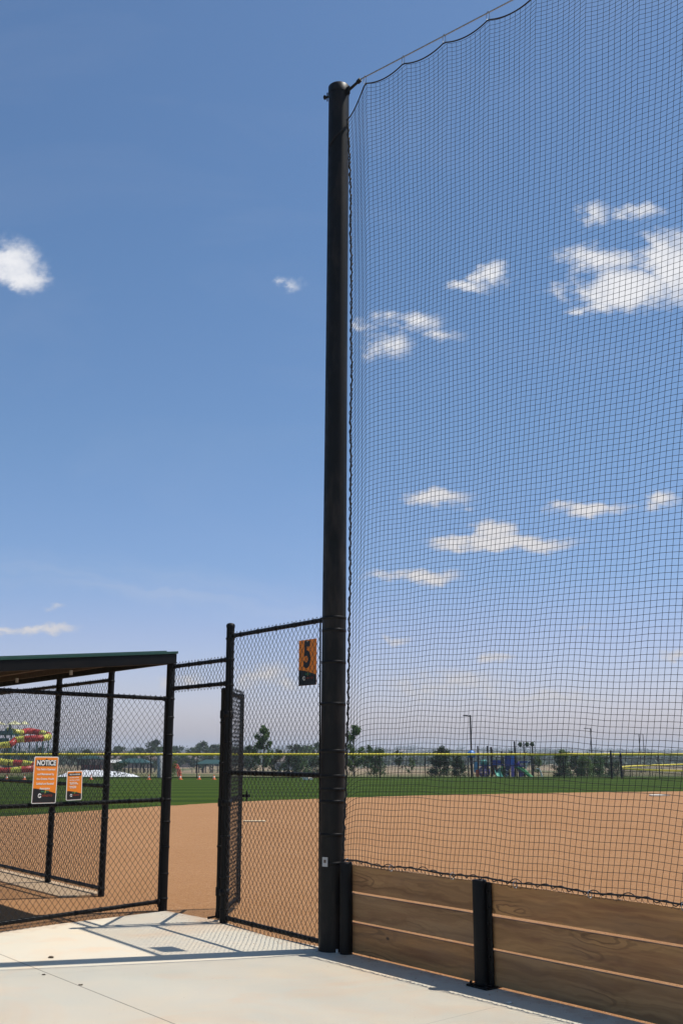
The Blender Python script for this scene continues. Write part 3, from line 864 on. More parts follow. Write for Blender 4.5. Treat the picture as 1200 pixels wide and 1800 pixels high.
# second field fence to the right, in lower ground
def low(px, py, Y, hz):
    Y = Y*K; q = at(px, py, Y); return (q.x, Y, q.z-hz)
pts = [low(1260, 1341.5, 110, 1.4), low(1200, 1343.5, 106, 1.4), low(1140, 1345.5, 101, 1.4), low(1105, 1347, 97, 1.4), low(1089, 1349, 93, 1.4), low(1100, 1351.5, 89, 1.4), low(1140, 1353.5, 86, 1.4), low(1200, 1355, 84, 1.4), low(1260, 1356, 82, 1.4)]
arc_fence('far_field_fence', 'yellow capped fence of the next ball field curving away beyond the outfield', pts, 1.4, .03, .085, (3.05, 1.0), M['yellow'], W=.14)
pa = MB(); pr = [(1085, 1365), (1120, 1362), (1160, 1358.5), (1200, 1357), (1260, 1355)]
def gpt(px, Y, off=.03):
    Y = Y*K; x = at(px, 1360, Y).x
    return Vector((x, Y, gz(x, Y)+off))
L_ = [gpt(px, Y) for px, Y in ((1075, 66), (1100, 72), (1140, 82), (1180, 93), (1220, 105))]
R_ = [gpt(px, Y) for px, Y in ((1098, 65), (1125, 71), (1165, 80), (1206, 91), (1250, 103))]
for i in range(4): pa.quad(L_[i], R_[i], R_[i+1], L_[i+1])
tag(pa.build('path', M['path']), 'pale concrete path beyond the outfield fence at right', 'path', kind='structure')

# bases and plates on the field
b = on_z(447, 1445, -.03); m = MB(); m.prism([(-.27, -.09), (.27, -.09), (.27, .09), (-.27, .09)], 0, .035); m.prism([(-.05, .09), (.24, .10), (.26, .26), (-.02, .25)], 0, .015)
o = m.build('pitching_plate', M['plate'], bevel=.006); o.location = (b.x, b.y, -.03); tag(o, 'dusty cream pitching plate lying on the dirt seen past the open gate', 'plate')
b = on_z(1160, 1399.5, -.03); m = MB(); m.box((-.20, 0, .03), (.40, .38, .06)); m.box((.24, .35, .025), (.40, .38, .05)); o = m.build('base', M['base'], bevel=.02); o.location = (b.x, b.y, -.03)
tag(o, 'white base on the far edge of the dirt at right', 'base')
b = on_z(537, 1371, -.045); m = MB(); m.box((0, 0, .10), (.38, .3, .2)); m.box((.32, .02, .08), (.22, .3, .16), .3); m.box((-.2, .05, .17), (.2, .2, .1), -.3)
o = m.build('base', M['base'], bevel=.03); o.location = (b.x, b.y, -.045); tag(o, 'small white bundle of bases on the grass left of the high pole', 'base')

# cones along the fence
def cone():
    t = empty('traffic_cone')
    m = MB(); m.lathe((0, 0, 0), [(.14, .02), (.028, .38), (.02, .40)], 14); m.build('cone_body', M['cone'], t)
    m = MB(); m.box((0, 0, .012), (.36, .36, .024)); m.build('foot', M['cone'], t)
    m = MB(); m.lathe((0, 0, 0), [(.098, .18), (.072, .255)], 14); m.build('collar', M['white'], t)
    return t
cn = cone()
for i, (px, Y, lab) in enumerate(((12, 54, 'leftmost orange cone by the outfield fence, left of the NOTICE sign'), (43, 54.5, 'orange cone on the grass just left of the NOTICE sign'),
        (160, 55, 'orange cone right of the smaller rules sign'), (262, 55, 'orange cone just left of the thick grey column'),
        (317, 55, 'orange cone in the gateway, nearest the dugout post'), (350, 55, 'middle orange cone of the three seen in the gateway'), (376, 55, 'orange cone in the gateway, nearest the open gate'))):
    c = cn if i == 0 else copy_tree(cn)
    Y = Y*K; x = at(px, 1368, Y).x; c.location = (x, Y, -.045); c.rotation_euler = (0, 0, i*.7); c.scale = (.78, .78, .78); tag(c, lab, 'cone', 'orange cones along the outfield fence')

# ------------------------------------------------------------------ trees
def leaf_cloud(mb, pts, size, rnd):
    for p in pts:
        a = Vector((rnd.gauss(0, 1), rnd.gauss(0, 1), rnd.gauss(0, 1))).normalized()
        b = a.orthogonal().normalized(); c = a.cross(b); s = size*rnd.uniform(.6, 1.3); r = rnd.uniform(0, 6.28)
        u = b*math.cos(r)+c*math.sin(r); w = -b*math.sin(r)+c*math.cos(r)
        mb.add([p-u*s, p-w*s*.45, p+u*s, p+w*s*.45], [(0, 1, 2, 3)])
def make_tree(h, cw, trunk_h, nl, size, mat, seed, shape='round', name='tree', stems=1, trunk=True):
    rnd = random.Random(seed); t = empty(name)
    tr = MB(); cl = MB(); clumps = []
    lean = Vector((rnd.uniform(-.04, .04), rnd.uniform(-.04, .04), 0))*h
    tops = []
    for k in range(stems):
        sp = Vector((rnd.uniform(-1, 1), rnd.uniform(-1, 1), 0))*cw*.18*(stems > 1)
        n = 6; pts = [Vector((0, 0, 0))+sp*(i/n)+lean*(i/n)**2+Vector((rnd.uniform(-.01, .01)*h, rnd.uniform(-.01, .01)*h, h*.9*i/n)) for i in range(n+1)]
        r0 = h*.016/(stems**.4); tr.tube(pts, [r0*(1-.85*i/n) for i in range(n+1)], 7); tops.append(pts)
    nlimb = 14 if shape != 'bush' else 22
    for k in range(nlimb):
        pts = tops[k % stems]; f = rnd.uniform(trunk_h, .95); i = min(5, int(f*6)); base = pts[i].lerp(pts[i+1], f*6-i)
        if shape == 'column': wd = cw*.5*(1-((f-trunk_h)/(1-trunk_h))**1.3*.85)
        elif shape == 'round': g_ = (f-trunk_h)/(1-trunk_h); wd = cw*.5*math.sqrt(max(.06, 1-(2*g_-.75)**2*.75))
        else: wd = cw*.5*(1.05-.55*f)
        a = k*2.4+rnd.uniform(-.4, .4); up = rnd.uniform(.25, .7)*wd*(1.6 if shape == 'column' else 1)
        tip = base+Vector((math.cos(a)*wd*rnd.uniform(.6, 1), math.sin(a)*wd*rnd.uniform(.6, 1), up))
        mid = base.lerp(tip, .5)+Vector((0, 0, -.06*wd))
        tr.tube([base, mid, tip], [h*.006, h*.004, h*.0015], 5)
        clumps += [(tip, .30), (mid, .26), (base.lerp(tip, .78), .30)]
    clumps.append((tops[0][-1]+Vector((0, 0, h*.04)), .2))
    clumps = [(c, q*rnd.uniform(.6, 1.25)) for c, q in clumps]
    pts = []
    if shape == 'bush':
        nl = int(nl*1.9)
        for k in range(9): clumps.append((Vector((math.cos(k*.7)*cw*.36, math.sin(k*.7)*cw*.36, h*rnd.uniform(.06, .22))), .34))
    per = nl//len(clumps)
    for c, q in clumps:
        R = q*cw*.5*(1.0 if shape == 'round' else (1.15 if shape == 'bush' else .9))
        for _ in range(int(per*rnd.uniform(.5, 1.5))):
            d = Vector((rnd.gauss(0, 1), rnd.gauss(0, 1), rnd.gauss(0, .8)))
            d = d.normalized()*R*rnd.random()**.45
            p = c+d
            if p.z > .03: pts.append(p)
    leaf_cloud(cl, pts, size, rnd)
    if trunk: tr.build('trunk', M['bark'], t)
    cl.build('crown', mat, t)
    return t
def put(t, px, Y, rz=0, s=1.0, label='', cat='tree', group=None, dz=0):
    Y = Y*K; x = at(px, 1345, Y).x
    if cat == 'bush': s *= .84
    t.location = (x, Y, gz(x, Y)-.03+dz); t.rotation_euler = (0, 0, rz); t.scale = (s, s, s)
    return tag(t, label, cat, group)
GT = 'young trees beyond the outfield fence'
put(make_tree(4.0, 2.1, .08, 4200, .085, M['leafD'], 3, 'column'), 463, 66, label='young upright tree seen through the tall fence panel left of the pole', group=GT)
put(make_tree(4.0, 2.2, .08, 4200, .085, M['leafD'], 5, 'column'), 622, 66, label='young leafy tree just right of the high pole', group=GT)
put(make_tree(2.7, 1.5, .2, 1100, .08, M['leafA'], 15, 'column'), 645, 70, label='slim small tree right of the leafy one beside the pole', group=GT)
put(make_tree(2.9, 1.9, .2, 1500, .085, M['leafB'], 9, 'round'), 440, 74, label='short tree left of the upright tree in the tall panel', group=GT)
put(make_tree(2.7, 1.8, .2, 1500, .085, M['leafB'], 19, 'round'), 486, 76, label='low dark tree right of the upright tree in the tall panel', group=GT)
put(make_tree(2.6, 2.0, .1, 1500, .085, M['leafA'], 21, 'bush', stems=3), 661, 68, label='green bush below the netting, right of the leafy young tree', cat='bush', group=GT)
put(make_tree(2.5, 1.4, .3, 700, .07, M['leafB'], 25, 'column'), 700, 72, label='thin sparse tree left of the broad dark bush', group=GT)
put(make_tree(2.1, 1.2, .3, 600, .07, M['leafC'], 26, 'column'), 722, 78, label='pale sparse sapling between the thin tree and the dark bush', group=GT)
put(make_tree(2.6, 2.2, .05, 2600, .085, M['leafB'], 27, 'bush', stems=3), 771, 66, label='broad dark bush beyond the fence left of the playground', cat='bush', group=GT)
put(make_tree(2.2, 1.6, .05, 1500, .08, M['leafB'], 28, 'bush', stems=3), 806, 69, label='dark bush between the broad bush and the lamp post', cat='bush', group=GT)
for i, (px, Y, h_, w_, mt, lab) in enumerate(((985, 70, 2.3, 1.9, 'leafB', 'dark leftmost bush of the clump right of the playground'), (993, 74, 3.0, 1.6, 'leafC', 'tall pale green bush in the clump right of the playground'),
        (1012, 72, 2.4, 1.9, 'leafB', 'dense bush in the middle of the clump right of the playground'), (1030, 71, 2.2, 1.8, 'leafC', 'yellowish bush right of the clump middle'),
        (1048, 74, 2.5, 1.9, 'leafA', 'green bush left of the taller gate post'), (1066, 84, 3.0, 2.2, 'leafB', 'dark bush behind the taller gate post'), (1080, 90, 3.2, 2.0, 'leafB', 'dark tree behind the second gate post'))):
    put(make_tree(h_, w_, .06, 1500, .08, M[mt], 40+i, 'bush', stems=3), px, Y, label=lab, cat='bush', group=GT)
put(make_tree(2.7, 1.5, .2, 900, .08, M['leafC'], 60, 'column'), 945, 84, label='pale small tree behind the right end of the playground', group=GT)
for i, (px, lab) in enumerate(((515, 'leftmost shrub of the row behind the tall panel, right of the pink house'), (532, 'second shrub of the row left of the high pole'), (549, 'shrub nearest the left of the high pole'))):
    put(make_tree(3.0+.2*(i % 2), 2.4, .06, 1700, .09, M[('leafB', 'leafA')[i % 2]], 70+i, 'bush', stems=3), px, 78+i*3, label=lab, cat='bush', group=GT)
put(make_tree(1.3, 2.0, .05, 600, .07, M['leafB'], 77, 'bush', stems=3), 209, 67, label='low shrub in front of the white cover', cat='bush', group=GT)
put(make_tree(1.4, 1.0, .05, 700, .06, M['leafC'], 78, 'bush', stems=4), 300, 64, label='tall tuft of ornamental grass in the gateway', cat='plant', group=GT)

# distant tree belt
protos = [make_tree(9.5, 9.0, .12, 1500, .42, M['leafB'], 90, 'round'), make_tree(8.5, 8.0, .14, 1400, .42, M['leafA'], 91, 'round'), make_tree(10.5, 7.2, .1, 1400, .42, M['leafB'], 92, 'round')]
belt = [(208, 250, .95, 0, 'dark round tree on the skyline left of the dugout post'), (228, 255, .85, 1, 'second skyline tree left of the dugout post'), (247, 245, .9, 0, 'third skyline tree left of the dugout post'),
        (272, 235, 1.05, 2, 'skyline tree behind the thick grey column'), (290, 225, .95, 1, 'skyline tree behind the dugout post'), (308, 235, .92, 0, 'skyline tree at the left of the gateway'), (322, 262, .72, 1, 'small skyline tree in the middle of the gateway'),
        (338, 230, .86, 0, 'dark skyline tree right of the gateway middle'), (356, 222, .95, 2, 'taller skyline tree near the gate stile'), (374, 226, .95, 0, 'skyline tree behind the shelter in the gateway'), (392, 232, .9, 1, 'skyline tree behind the hinge post'), (414, 236, .9, 0, 'skyline tree seen through the open gate'),
        (436, 240, .85, 2, 'skyline tree at the left of the tall panel'), (520, 215, .9, 0, 'round skyline tree left of the high pole'), (539, 215, .95, 1, 'skyline tree nearest the left side of the high pole'), (556, 225, .9, 2, 'skyline tree partly behind the high pole'),
        (150, 240, .8, 0, 'skyline tree above the smaller rules sign'), (125, 250, .8, 1, 'skyline tree between the two notices'), (70, 240, .8, 2, 'skyline tree above the NOTICE sign'), (95, 235, .75, 0, 'skyline tree behind the inner dugout post'), (40, 245, .8, 1, 'skyline tree beneath the water slide'), (15, 240, .8, 2, 'skyline tree at the left edge beneath the water slide')]
used = set()
for px, Y, s, k, lab in belt:
    if k in used: c = copy_tree(protos[k])
    else: c = protos[k]; used.add(k)
    put(c, px, Y, rz=px*.37, s=s*.80, label=lab, cat='tree', group='distant trees along the skyline')

# far woods on the hills
rnd = random.Random(5); fw = MB(); cnt = 0
while cnt < 1500:
    Y = K*330*(10**(rnd.random()*.86)); px = rnd.uniform(-150, 1350); x = at(px, 1335, Y).x
    if mnoise.noise(Vector((x*.010, Y*.006, 8))) < .02 and rnd.random() > .12: continue
    z = gz(x, Y); R = rnd.uniform(2.5, 5)*(1+Y/2500); cnt += 1
    pts = []
    for _ in range(34):
        d = Vector((rnd.gauss(0, 1), rnd.gauss(0, 1), abs(rnd.gauss(0, .8)))).normalized()*R*rnd.random()**.4
        pts.append(Vector((x, Y, z+R*.25))+Vector((d.x*1.3, d.y, d.z*.8)))
    leaf_cloud(fw, pts, R*.34, rnd)
tag(fw.build('far_woods', M['leafB']), 'scattered woods and hedgerows on the low hills', 'woods', kind='stuff')

# ------------------------------------------------------------------ houses and shelters
def house(px, Y, w, d, hw, hr, wall, label, rz=0.0):
    Y = Y*K; x = at(px, 1340, Y).x; z = gz(x, Y); t = empty('house', (x, Y, z), rz); tag(t, label, 'house', 'houses beyond the park')
    m = MB(); m.box((0, 0, hw/2-.5), (w, d, hw+1)); m.build('wall', wall, t)
    m = MB(); e = .4
    for s_ in (-1, 1):
        a, b, c, dd = Vector((-w/2-e, s_*(d/2+e), hw-.15)), Vector((w/2+e, s_*(d/2+e), hw-.15)), Vector((w/2-w*.18, 0, hw+hr)), Vector((-w/2+w*.18, 0, hw+hr))
        m.quad(a, b, c, dd)
        m.add([(s_*(w/2+e), -d/2-e, hw-.15), (s_*(w/2+e), d/2+e, hw-.15), (s_*(w/2-w*.18), 0, hw+hr)], [(0, 1, 2)])
    m.add([(-w/2-e, -d/2-e, hw-.16), (w/2+e, -d/2-e, hw-.16), (w/2+e, d/2+e, hw-.16), (-w/2-e, d/2+e, hw-.16)], [(0, 1, 2, 3)])
    m.build('roof', M['shingle'], t)
    for k in range(3):
        m = MB(); m.box((-w*.3+w*.3*k, -d/2-.02, hw*.5), (1.3, .06, 1.4)); m.build('window', M['glass'], t)
house(183, 330, 11, 9, 3.6, 2.6, M['brick'], 'brown house with a dark hip roof right of the smaller rules sign', .1)
house(222, 345, 12, 9, 3.6, 2.9, M['housew'], 'pale walled house between the two brown ones on the left skyline', -.1)
house(252, 335, 10, 9, 3.6, 2.7, M['brick'], 'brown house left of the thick grey column', .15)
house(322, 360, 11, 9, 3.4, 2.6, M['brick'], 'small brown house in the middle of the gateway', 0)
house(503, 300, 8, 8, 3.2, 2.0, M['housew'], 'pinkish pale house seen through the tall fence panel', 0)
def shelter(px, Y, w, d, hh, hr, label, rmat, under=None):
    Y = Y*K; x = at(px, 1345, Y).x; z = gz(x, Y); t = empty('picnic_shelter', (x, Y, z)); tag(t, label, 'shelter', 'green roofed park shelters')
    m = MB(); z0 = hh
    rim = [(-w/2, -d/2, z0), (w/2, -d/2, z0), (w/2, d/2, z0), (-w/2, d/2, z0), (-w/2+d/2*.9, 0, z0+hr), (w/2-d/2*.9, 0, z0+hr)]
    m.add(rim, [(0, 1, 5, 4), (1, 2, 5), (2, 3, 4, 5), (3, 0, 4)])
    m.box((0, 0, z0-.10), (w-.05, d-.05, .18)); m.build('roof', rmat, t)
    for i in range(5):
        for s_ in (-1, 1):
            m = MB(); m.box((-w*.45+w*.225*i, s_*d*.42, z0/2-.3), (.22, .22, z0+.4)); m.build('post', M['black'], t)
    if under: m = MB(); m.box((0, d*.2, .8), (w*.8, .1, 1.6)); m.build('counter', under, t)
    for i in range(3):
        m = MB(); q = -w*.3+w*.3*i; m.box((q, 0, .75), (1.7, .8, .08)); m.box((q, 0, .4), (.1, .6, .7)); m.box((q, .6, .45), (1.7, .28, .05)); m.box((q, -.6, .45), (1.7, .28, .05)); m.build('picnic_table_set', M['black'], t)
shelter(372, 200, 7.2, 5, 2.1, .9, 'green roofed shelter beside the open gate stile', M['green_roof'])
shelter(237, 190, 7.4, 5, 2.2, .9, 'green roofed shelter left of the thick grey column', M['green_roof'])
shelter(160, 185, 5.2, 4, 2.9, .7, 'green roofed shelter with a red counter above the smaller rules sign', M['green_roof'], M['maroon'])
x = at(199, 1340, 210*K).x; t = empty('storage_shed', (x, 210*K, gz(x, 210*K))); tag(t, 'low shed with a pale roof between the two left shelters', 'shed')
m = MB(); m.box((0, 0, 1.1), (3.4, 3, 2.4)); m.build('wall', M['brick'], t)
m = MB(); m.add([(-2, -1.9, 2.3), (2, -1.9, 2.3), (2, 0, 3.0), (-2, 0, 3.0), (2, 1.9, 2.3), (-2, 1.9, 2.3)], [(0, 1, 2, 3), (3, 2, 4, 5), (0, 3, 5), (1, 4, 2)]); m.build('roof', M['pale'], t)

# white cover: long low draped mound
m = MB(); nx_, ny_ = 60, 12; vs = []
x0 = at(98, 1360, 80*K).x; x1 = at(250, 1360, 80*K).x; Lc = x1-x0
for j in range(ny_+1):
    for i in range(nx_+1):
        u = i/nx_; v = j/ny_; hgt = 1.05*(math.sin(PI*v)**.6)*(math.sin(PI*min(1, max(0, u)))**.35)*(1-.25*abs(u-.3))
        hgt += .05*mnoise.noise(Vector((u*14, v*5, 0)))
        vs.append((u*Lc, (v-.5)*3.4, max(-.05, hgt)))
m.add(vs, [(j*(nx_+1)+i, j*(nx_+1)+i+1, (j+1)*(nx_+1)+i+1, (j+1)*(nx_+1)+i) for j in range(ny_) for i in range(nx_)], True)
o = m.build('tarpaulin_cover', M['tarp']); o.location = (x0, 80*K, gz(x0, 80*K)-.02); tag(o, 'long low white draped cover beyond the outfield fence at left', 'cover')

# red climber
x = at(309, 1342, 100*K).x; z = gz(x, 100*K); t = empty('climbing_frame', (x, 100*K, z)); tag(t, 'small red orange climbing frame in the gateway near the dugout post', 'climber')
for k in range(3):
    m = MB(); m.tube([(-.75+k*.12+1.25*i/10*1.0, -.4+k*.4, 1.75*math.sin(PI*(.15+.85*i/10))+.1) for i in range(11)], .075, 8); m.build('hoop', M['red'], t)
m = MB()
for i in range(4): m.cyl((-.5+i*.35, -.4, 1.25-.12*i), (-.4+i*.35, .5, 1.25-.12*i), .05, 6)
m.box((-.1, 0, 1.35), (1.1, .9, .08), 0); m.cyl((.55, .0, 0), (.55, 0, 1.2), .08, 8); m.cyl((-.5, .0, 0), (-.5, 0, 1.4), .08, 8); m.build('deck', M['red'], t)

# ------------------------------------------------------------------ water slide
YS = 160.0*K
xs = at(10, 1290, YS).x; gzs = gz(xs, YS)
t = empty('slide_tower', (xs, YS, gzs)); tag(t, 'teal slide tower with a pale yellow canopy at the left edge', 'tower'); T0 = Vector((xs, YS, gzs))
def sp_(px, py, dy=0): return at(px, py, YS+dy)-T0
for px in (-22, -6, 10, 20):
    for dy in (0, 4):
        m = MB(); a = sp_(px, 1300, dy); m.cyl((a.x, a.y, -.2), (a.x, a.y, sp_(px, 1281).z), .16, 8); m.build('column', M['teal'], t)
for py, nm in ((1305, 'platform'), (1291, 'platform')):
    m = MB(); a = sp_(-24, py); b = sp_(24, py); m.box(((a.x+b.x)/2, 2, a.z), (b.x-a.x, 5, .25)); m.build(nm, M['teal'], t)
m = MB(); a = sp_(-24, 1288); b = sp_(22, 1288); m.box(((a.x+b.x)/2, -.5, a.z), (b.x-a.x, .06, .7)); m.build('railing', M['teal'], t)
m = MB(); a = sp_(-24, 1302); b = sp_(18, 1302); m.box(((a.x+b.x)/2, -.55, a.z), (b.x-a.x, .06, .9)); m.build('railing', M['teal'], t)
m = MB(); c = sp_(22, 1272); m.cyl((c.x-1.0, 2, c.z-1.3), (c.x-1.0, 2, c.z), .2, 8); m.build('mast', M['teal'], t)
m = MB(); n = 8
for cx_, ww in ((sp_(20, 1272).x, 1.5), (sp_(38, 1272).x, 1.0), (sp_(-10, 1272).x, 1.7)):
    top = (cx_, 2, c.z+.6); ring = [(cx_+ww*math.cos(2*PI*k/n), 2+ww*math.sin(2*PI*k/n), c.z-.1) for k in range(n)]
    m.add(ring+[top], [(k, (k+1) % n, n) for k in range(n)])
m.build('canopy', M['canopy'], t)
def flume(name, label, pxs, r, seg, first):
    P = [Vector(p) for p in line_pts([tuple(at(a, b, YS+c)) for a, b, c in pxs], 8)]
    T = Vector((P[0].x, P[0].y, gzs)); t = empty(name, T); tag(t, label, 'water slide', 'water slides at the left edge')
    k = 0; i = 0
    while i < len(P)-1:
        j = min(len(P)-1, i+seg[k % len(seg)]); m = MB(); m.tube([p-T for p in P[i:j+1]], r, 12); q = P[i]-T; 
        m.tube([q, P[i+1]-T], r*1.12, 12) if (P[i+1]-P[i]).length < .5 else None
        m.build('slide_section', M['slide_yellow'] if (k+first) % 2 == 0 else M['slide_red'], t); i = j; k += 1
    for i in range(6, len(P), 14):
        q = P[i]-T; m = MB(); m.cyl((q.x, q.y, -.5), (q.x, q.y, q.z-r), .13, 6); m.build('support', M['teal'], t)
flume('water_slide', 'upper looping yellow and red tube slide left of the inner dugout post', [(12, 1284, 3), (35, 1288, 4), (48, 1285, 6), (60, 1286, 7), (74, 1289, 6), (84, 1292, 3), (86, 1295, 0), (78, 1297, -2), (62, 1298, -3), (45, 1299, -3), (28, 1301, -3), (20, 1308, -4), (6, 1310, -4), (-14, 1313, -4)], .58, [10, 22, 9, 8, 9, 14, 8, 9], 0)
flume('water_slide', 'lower yellow and red tube slide left of the NOTICE sign', [(-20, 1337, -6), (0, 1339, -6), (22, 1341, -6), (44, 1342, -6), (60, 1345, -7), (64, 1349, -9), (56, 1351, -11), (38, 1353, -12), (20, 1355, -12), (-5, 1355, -12)], .55, [8, 9, 6, 9, 6, 9, 9, 8], 1)

# ------------------------------------------------------------------ lamp posts
def lamp(px, ytop, Y, label, heads=1, r=.07, arm=.55):
    Y = Y*K; x = at(px, ytop, Y).x; z = gz(x, Y); top = at(px, ytop, Y).z-z
    t = empty('street_lamp', (x, Y, z)); tag(t, label, 'lamp post', 'lamp posts beyond the outfield fence')
    m = MB(); m.lathe((0, 0, 0), [(r*2.2, -.1), (r*2.2, .25), (r*1.2, .28), (r, top-.02), (r*.9, top)], 12); m.build('shaft', M['black'], t)
    for s_ in ((-1,) if heads == 1 else (-1, 1)):
        m = MB(); m.box((s_*arm*.25, 0, top-.06), (arm*.5, .07, .07)); m.build('arm', M['black'], t)
        m = MB(); m.box((s_*(arm*.5+arm*.35), 0, top-.04), (arm*.7, .32, .10)); m.build('lamp_head', M['black'], t, bevel=.02)
    return t
l0 = lamp(826, 1257, 80, 'tallest dark lamp post, left of the playground')
m = MB(); m.lathe((0, 0, 0), [(.32, 0), (.42, .15), (.40, .42), (.2, .62), (.1, .66)], 14); zz = at(825, 1325, 80*K).z-l0.location.z
o = m.build('blue_shroud', M['blue'], l0); o.location = (0, 0, zz-.35)
lamp(1037, 1280, 140, 'lamp post with one arm right of the playground', r=.09, arm=.9)
lamp(1122, 1290, 165, 'double headed lamp post near the right edge', 2, r=.09, arm=.75)
lamp(1129, 1290, 172, 'slimmer lamp post beside the double headed one', 1, r=.07, arm=.3)

# ------------------------------------------------------------------ playground
YP = 80.0*K
xp = at(885, 1350, YP).x; zp = gz(xp, YP); T0 = Vector((xp, YP, zp))
t = empty('playground_structure', T0); tag(t, 'climbing playground of blue, purple, red and green panels beyond the outfield fence', 'playground')
def q_(px, py, dy=0): return at(px, py, YP+dy)-T0
for px, ytop, r in ((839, 1311, .07), (856, 1311, .07), (862.5, 1313, .10), (881, 1320, .07), (884, 1330, .06), (899, 1320, .07), (903.5, 1303, .08), (933, 1328, .06), (822, 1328, .05), (829, 1330, .06), (848, 1330, .05), (872, 1330, .05), (893, 1325, .05)):
    a = q_(px, ytop, random.uniform(-.6, .9)); m = MB(); m.lathe((a.x, a.y, 0), [(r, -.1), (r, a.z-.04), (r*.5, a.z)], 10); m.build('post', M['black'], t)
def panel(x0, x1, y0, y1, mat, nm='panel', dy=0.0, th=.07, rnd_=.08):
    a = q_(x0, y1, dy); b = q_(x1, y0, dy); w = b.x-a.x; h = b.z-a.z
    m = MB(); pts = rrect(w, h, min(w, h)*rnd_*2+.01, 4); n = len(pts); cx = (a.x+b.x)/2; cz = (a.z+b.z)/2
    m.add([(cx+p[0], a.y-th/2, cz+p[1]) for p in pts]+[(cx+p[0], a.y+th/2, cz+p[1]) for p in pts], [tuple(range(n)), tuple(range(n, 2*n))[::-1]]+[(i, n+i, n+(i+1) % n, (i+1) % n) for i in range(n)])
    return m.build(nm, mat, t)
panel(833, 840, 1339, 1358, M['lblue']); panel(836, 841, 1353, 1368, M['red'], dy=-.5)
panel(864, 873, 1344, 1353, M['maroon']); panel(865, 872, 1353, 1362, M['red'], dy=.3); panel(864, 880, 1336, 1344, M['navy'], dy=.2)
panel(887, 896, 1327, 1352, M['navy'], dy=-.1); panel(897, 903, 1327, 1346, M['blue'], dy=.2); panel(898, 903, 1346, 1368, M['purple'], dy=-.4)
panel(887, 894, 1350, 1366, M['purple'], dy=.6); panel(912, 931, 1338, 1341, M['navy']); panel(911, 916, 1346, 1366, M['purple'], dy=.3)
for (a0, a1, py) in ((842, 861, 1346), (864, 883, 1344), (885, 904, 1346), (905, 920, 1347)):
    a = q_(a0, py); b = q_(a1, py); m = MB(); m.box(((a.x+b.x)/2, .2, a.z), (b.x-a.x, 1.3, .1)); m.build('deck', M['navy'], t)
m = MB(); c = q_(851, 1357)
for k in range(9): a = k*PI/9; m.tube([(c.x+.52*math.cos(u)*math.cos(a), c.y+.52*math.cos(u)*math.sin(a), c.z+.52*math.sin(u)) for u in [2*PI*i/16 for i in range(16)]], .035, 5, closed=True)
for zz in (-.35, -.15, .1, .3): rr = math.sqrt(.52**2-zz**2); m.tube([(c.x+rr*math.cos(u), c.y+rr*math.sin(u), c.z+zz) for u in [2*PI*i/16 for i in range(16)]], .035, 5, closed=True)
m.build('climbing_globe', M['purple'], t)
m = MB(); c = q_(850, 1341); m.blob(c, .36, 14, 9, .05, (1, 1, .8)); m.build('bubble_dome', M['aqua'], t)
def chute(pts, r, mat, nm='slide'):
    m = MB(); P = [q_(*p) for p in pts]; P = [Vector(v) for v in line_pts([tuple(v) for v in P], 6)]
    prof = [(math.cos(a)*r, math.sin(a)*r) for a in [PI+PI*k/6 for k in range(7)]]
    vs = []
    for i, p in enumerate(P):
        d = (P[min(i+1, len(P)-1)]-P[max(i-1, 0)]).normalized(); sd = Vector((-d.y, d.x, 0)); sd = sd.normalized() if sd.length > .01 else Vector((1, 0, 0)); up = sd.cross(d); up = up if up.z > 0 else -up
        vs += [p+sd*a+up*b for a, b in prof]+[p+sd*a*1.12+up*(b*1.12) for a, b in prof[::-1]]
    n = 14; m.add(vs, [(i*n+k, i*n+(k+1) % n, (i+1)*n+(k+1) % n, (i+1)*n+k) for i in range(len(P)-1) for k in range(n)], True)
    m.build(nm, mat, t)
chute([(905, 1346, 0), (915, 1349, -.4), (925, 1357, -.8), (935, 1365, -1.1), (940, 1366, -1.2)], .24, M['pgreen'])
chute([(873, 1347, 0), (874, 1354, -.6), (876, 1361, -1.2), (879, 1365, -1.7)], .24, M['aqua'])
chute([(906, 1338, 0), (910, 1344, .6), (913, 1352, 1.0), (918, 1362, 1.4)], .22, M['purple'])
m = MB(); m.tube([q_(890+3*math.sin(i*.9), 1366-i*1.1, .35*math.cos(i*.9)) for i in range(16)], .05, 6); m.build('spiral_climber', M['pale'], t)
m = MB(); m.tube([q_(924, 1352), q_(924, 1345), q_(927, 1339), q_(932, 1337)], .05, 6); m.build('white_bar', M['pale'], t)
m = MB(); c = q_(883, 1356, .5); m.blob(c, .35, 10, 7, .3, (.8, .6, 1.3), 3); m.build('leaf_climber', M['pgreen'], t)
def play_tree(px, ytop, label, two):
    x = at(px, 1310, YP).x; z = gz(x, YP); t = empty('play_tree', (x, YP+.5, z)); tag(t, label, 'play tree', 'ball topped play poles')
    top = at(px, ytop, YP).z-z; m = MB(); m.lathe((0, 0, 0), [(.07, 0), (.06, top)], 8); m.build('pole', M['black'], t)
    for dx in ((-.32, .32) if two else (0,)):
        m = MB(); c = Vector((dx, 0, top-.22)); rn = random.Random(int(px))
        leaf_cloud(m, [c+Vector((rn.gauss(0, .11), rn.gauss(0, .11), rn.gauss(0, .11))) for _ in range(90)], .08, rn)
        m.blob(c, .2, 10, 7, .5, seed=px); m.build('ball', M['leafB'], t)
play_tree(921.5, 1304, 'play pole with two dark balls beside the playground', True)
play_tree(936.5, 1304, 'play pole with a single dark ball beside the playground', False)
xx = at(952, 1350, 78*K).x; t = empty('swing_frame', (xx, 78*K, gz(xx, 78*K))); tag(t, 'small white A shaped frame right of the playground', 'swing')
m = MB(); m.cyl((-.22, 0, 1.0), (.15, 0, 0), .05, 6); m.cyl((-.22, 0, 1.0), (.02, .3, 0), .05, 6); m.cyl((-.22, 0, 1), (-.22, 1.5, 1), .05, 6); m.build('frame', M['pale'], t)
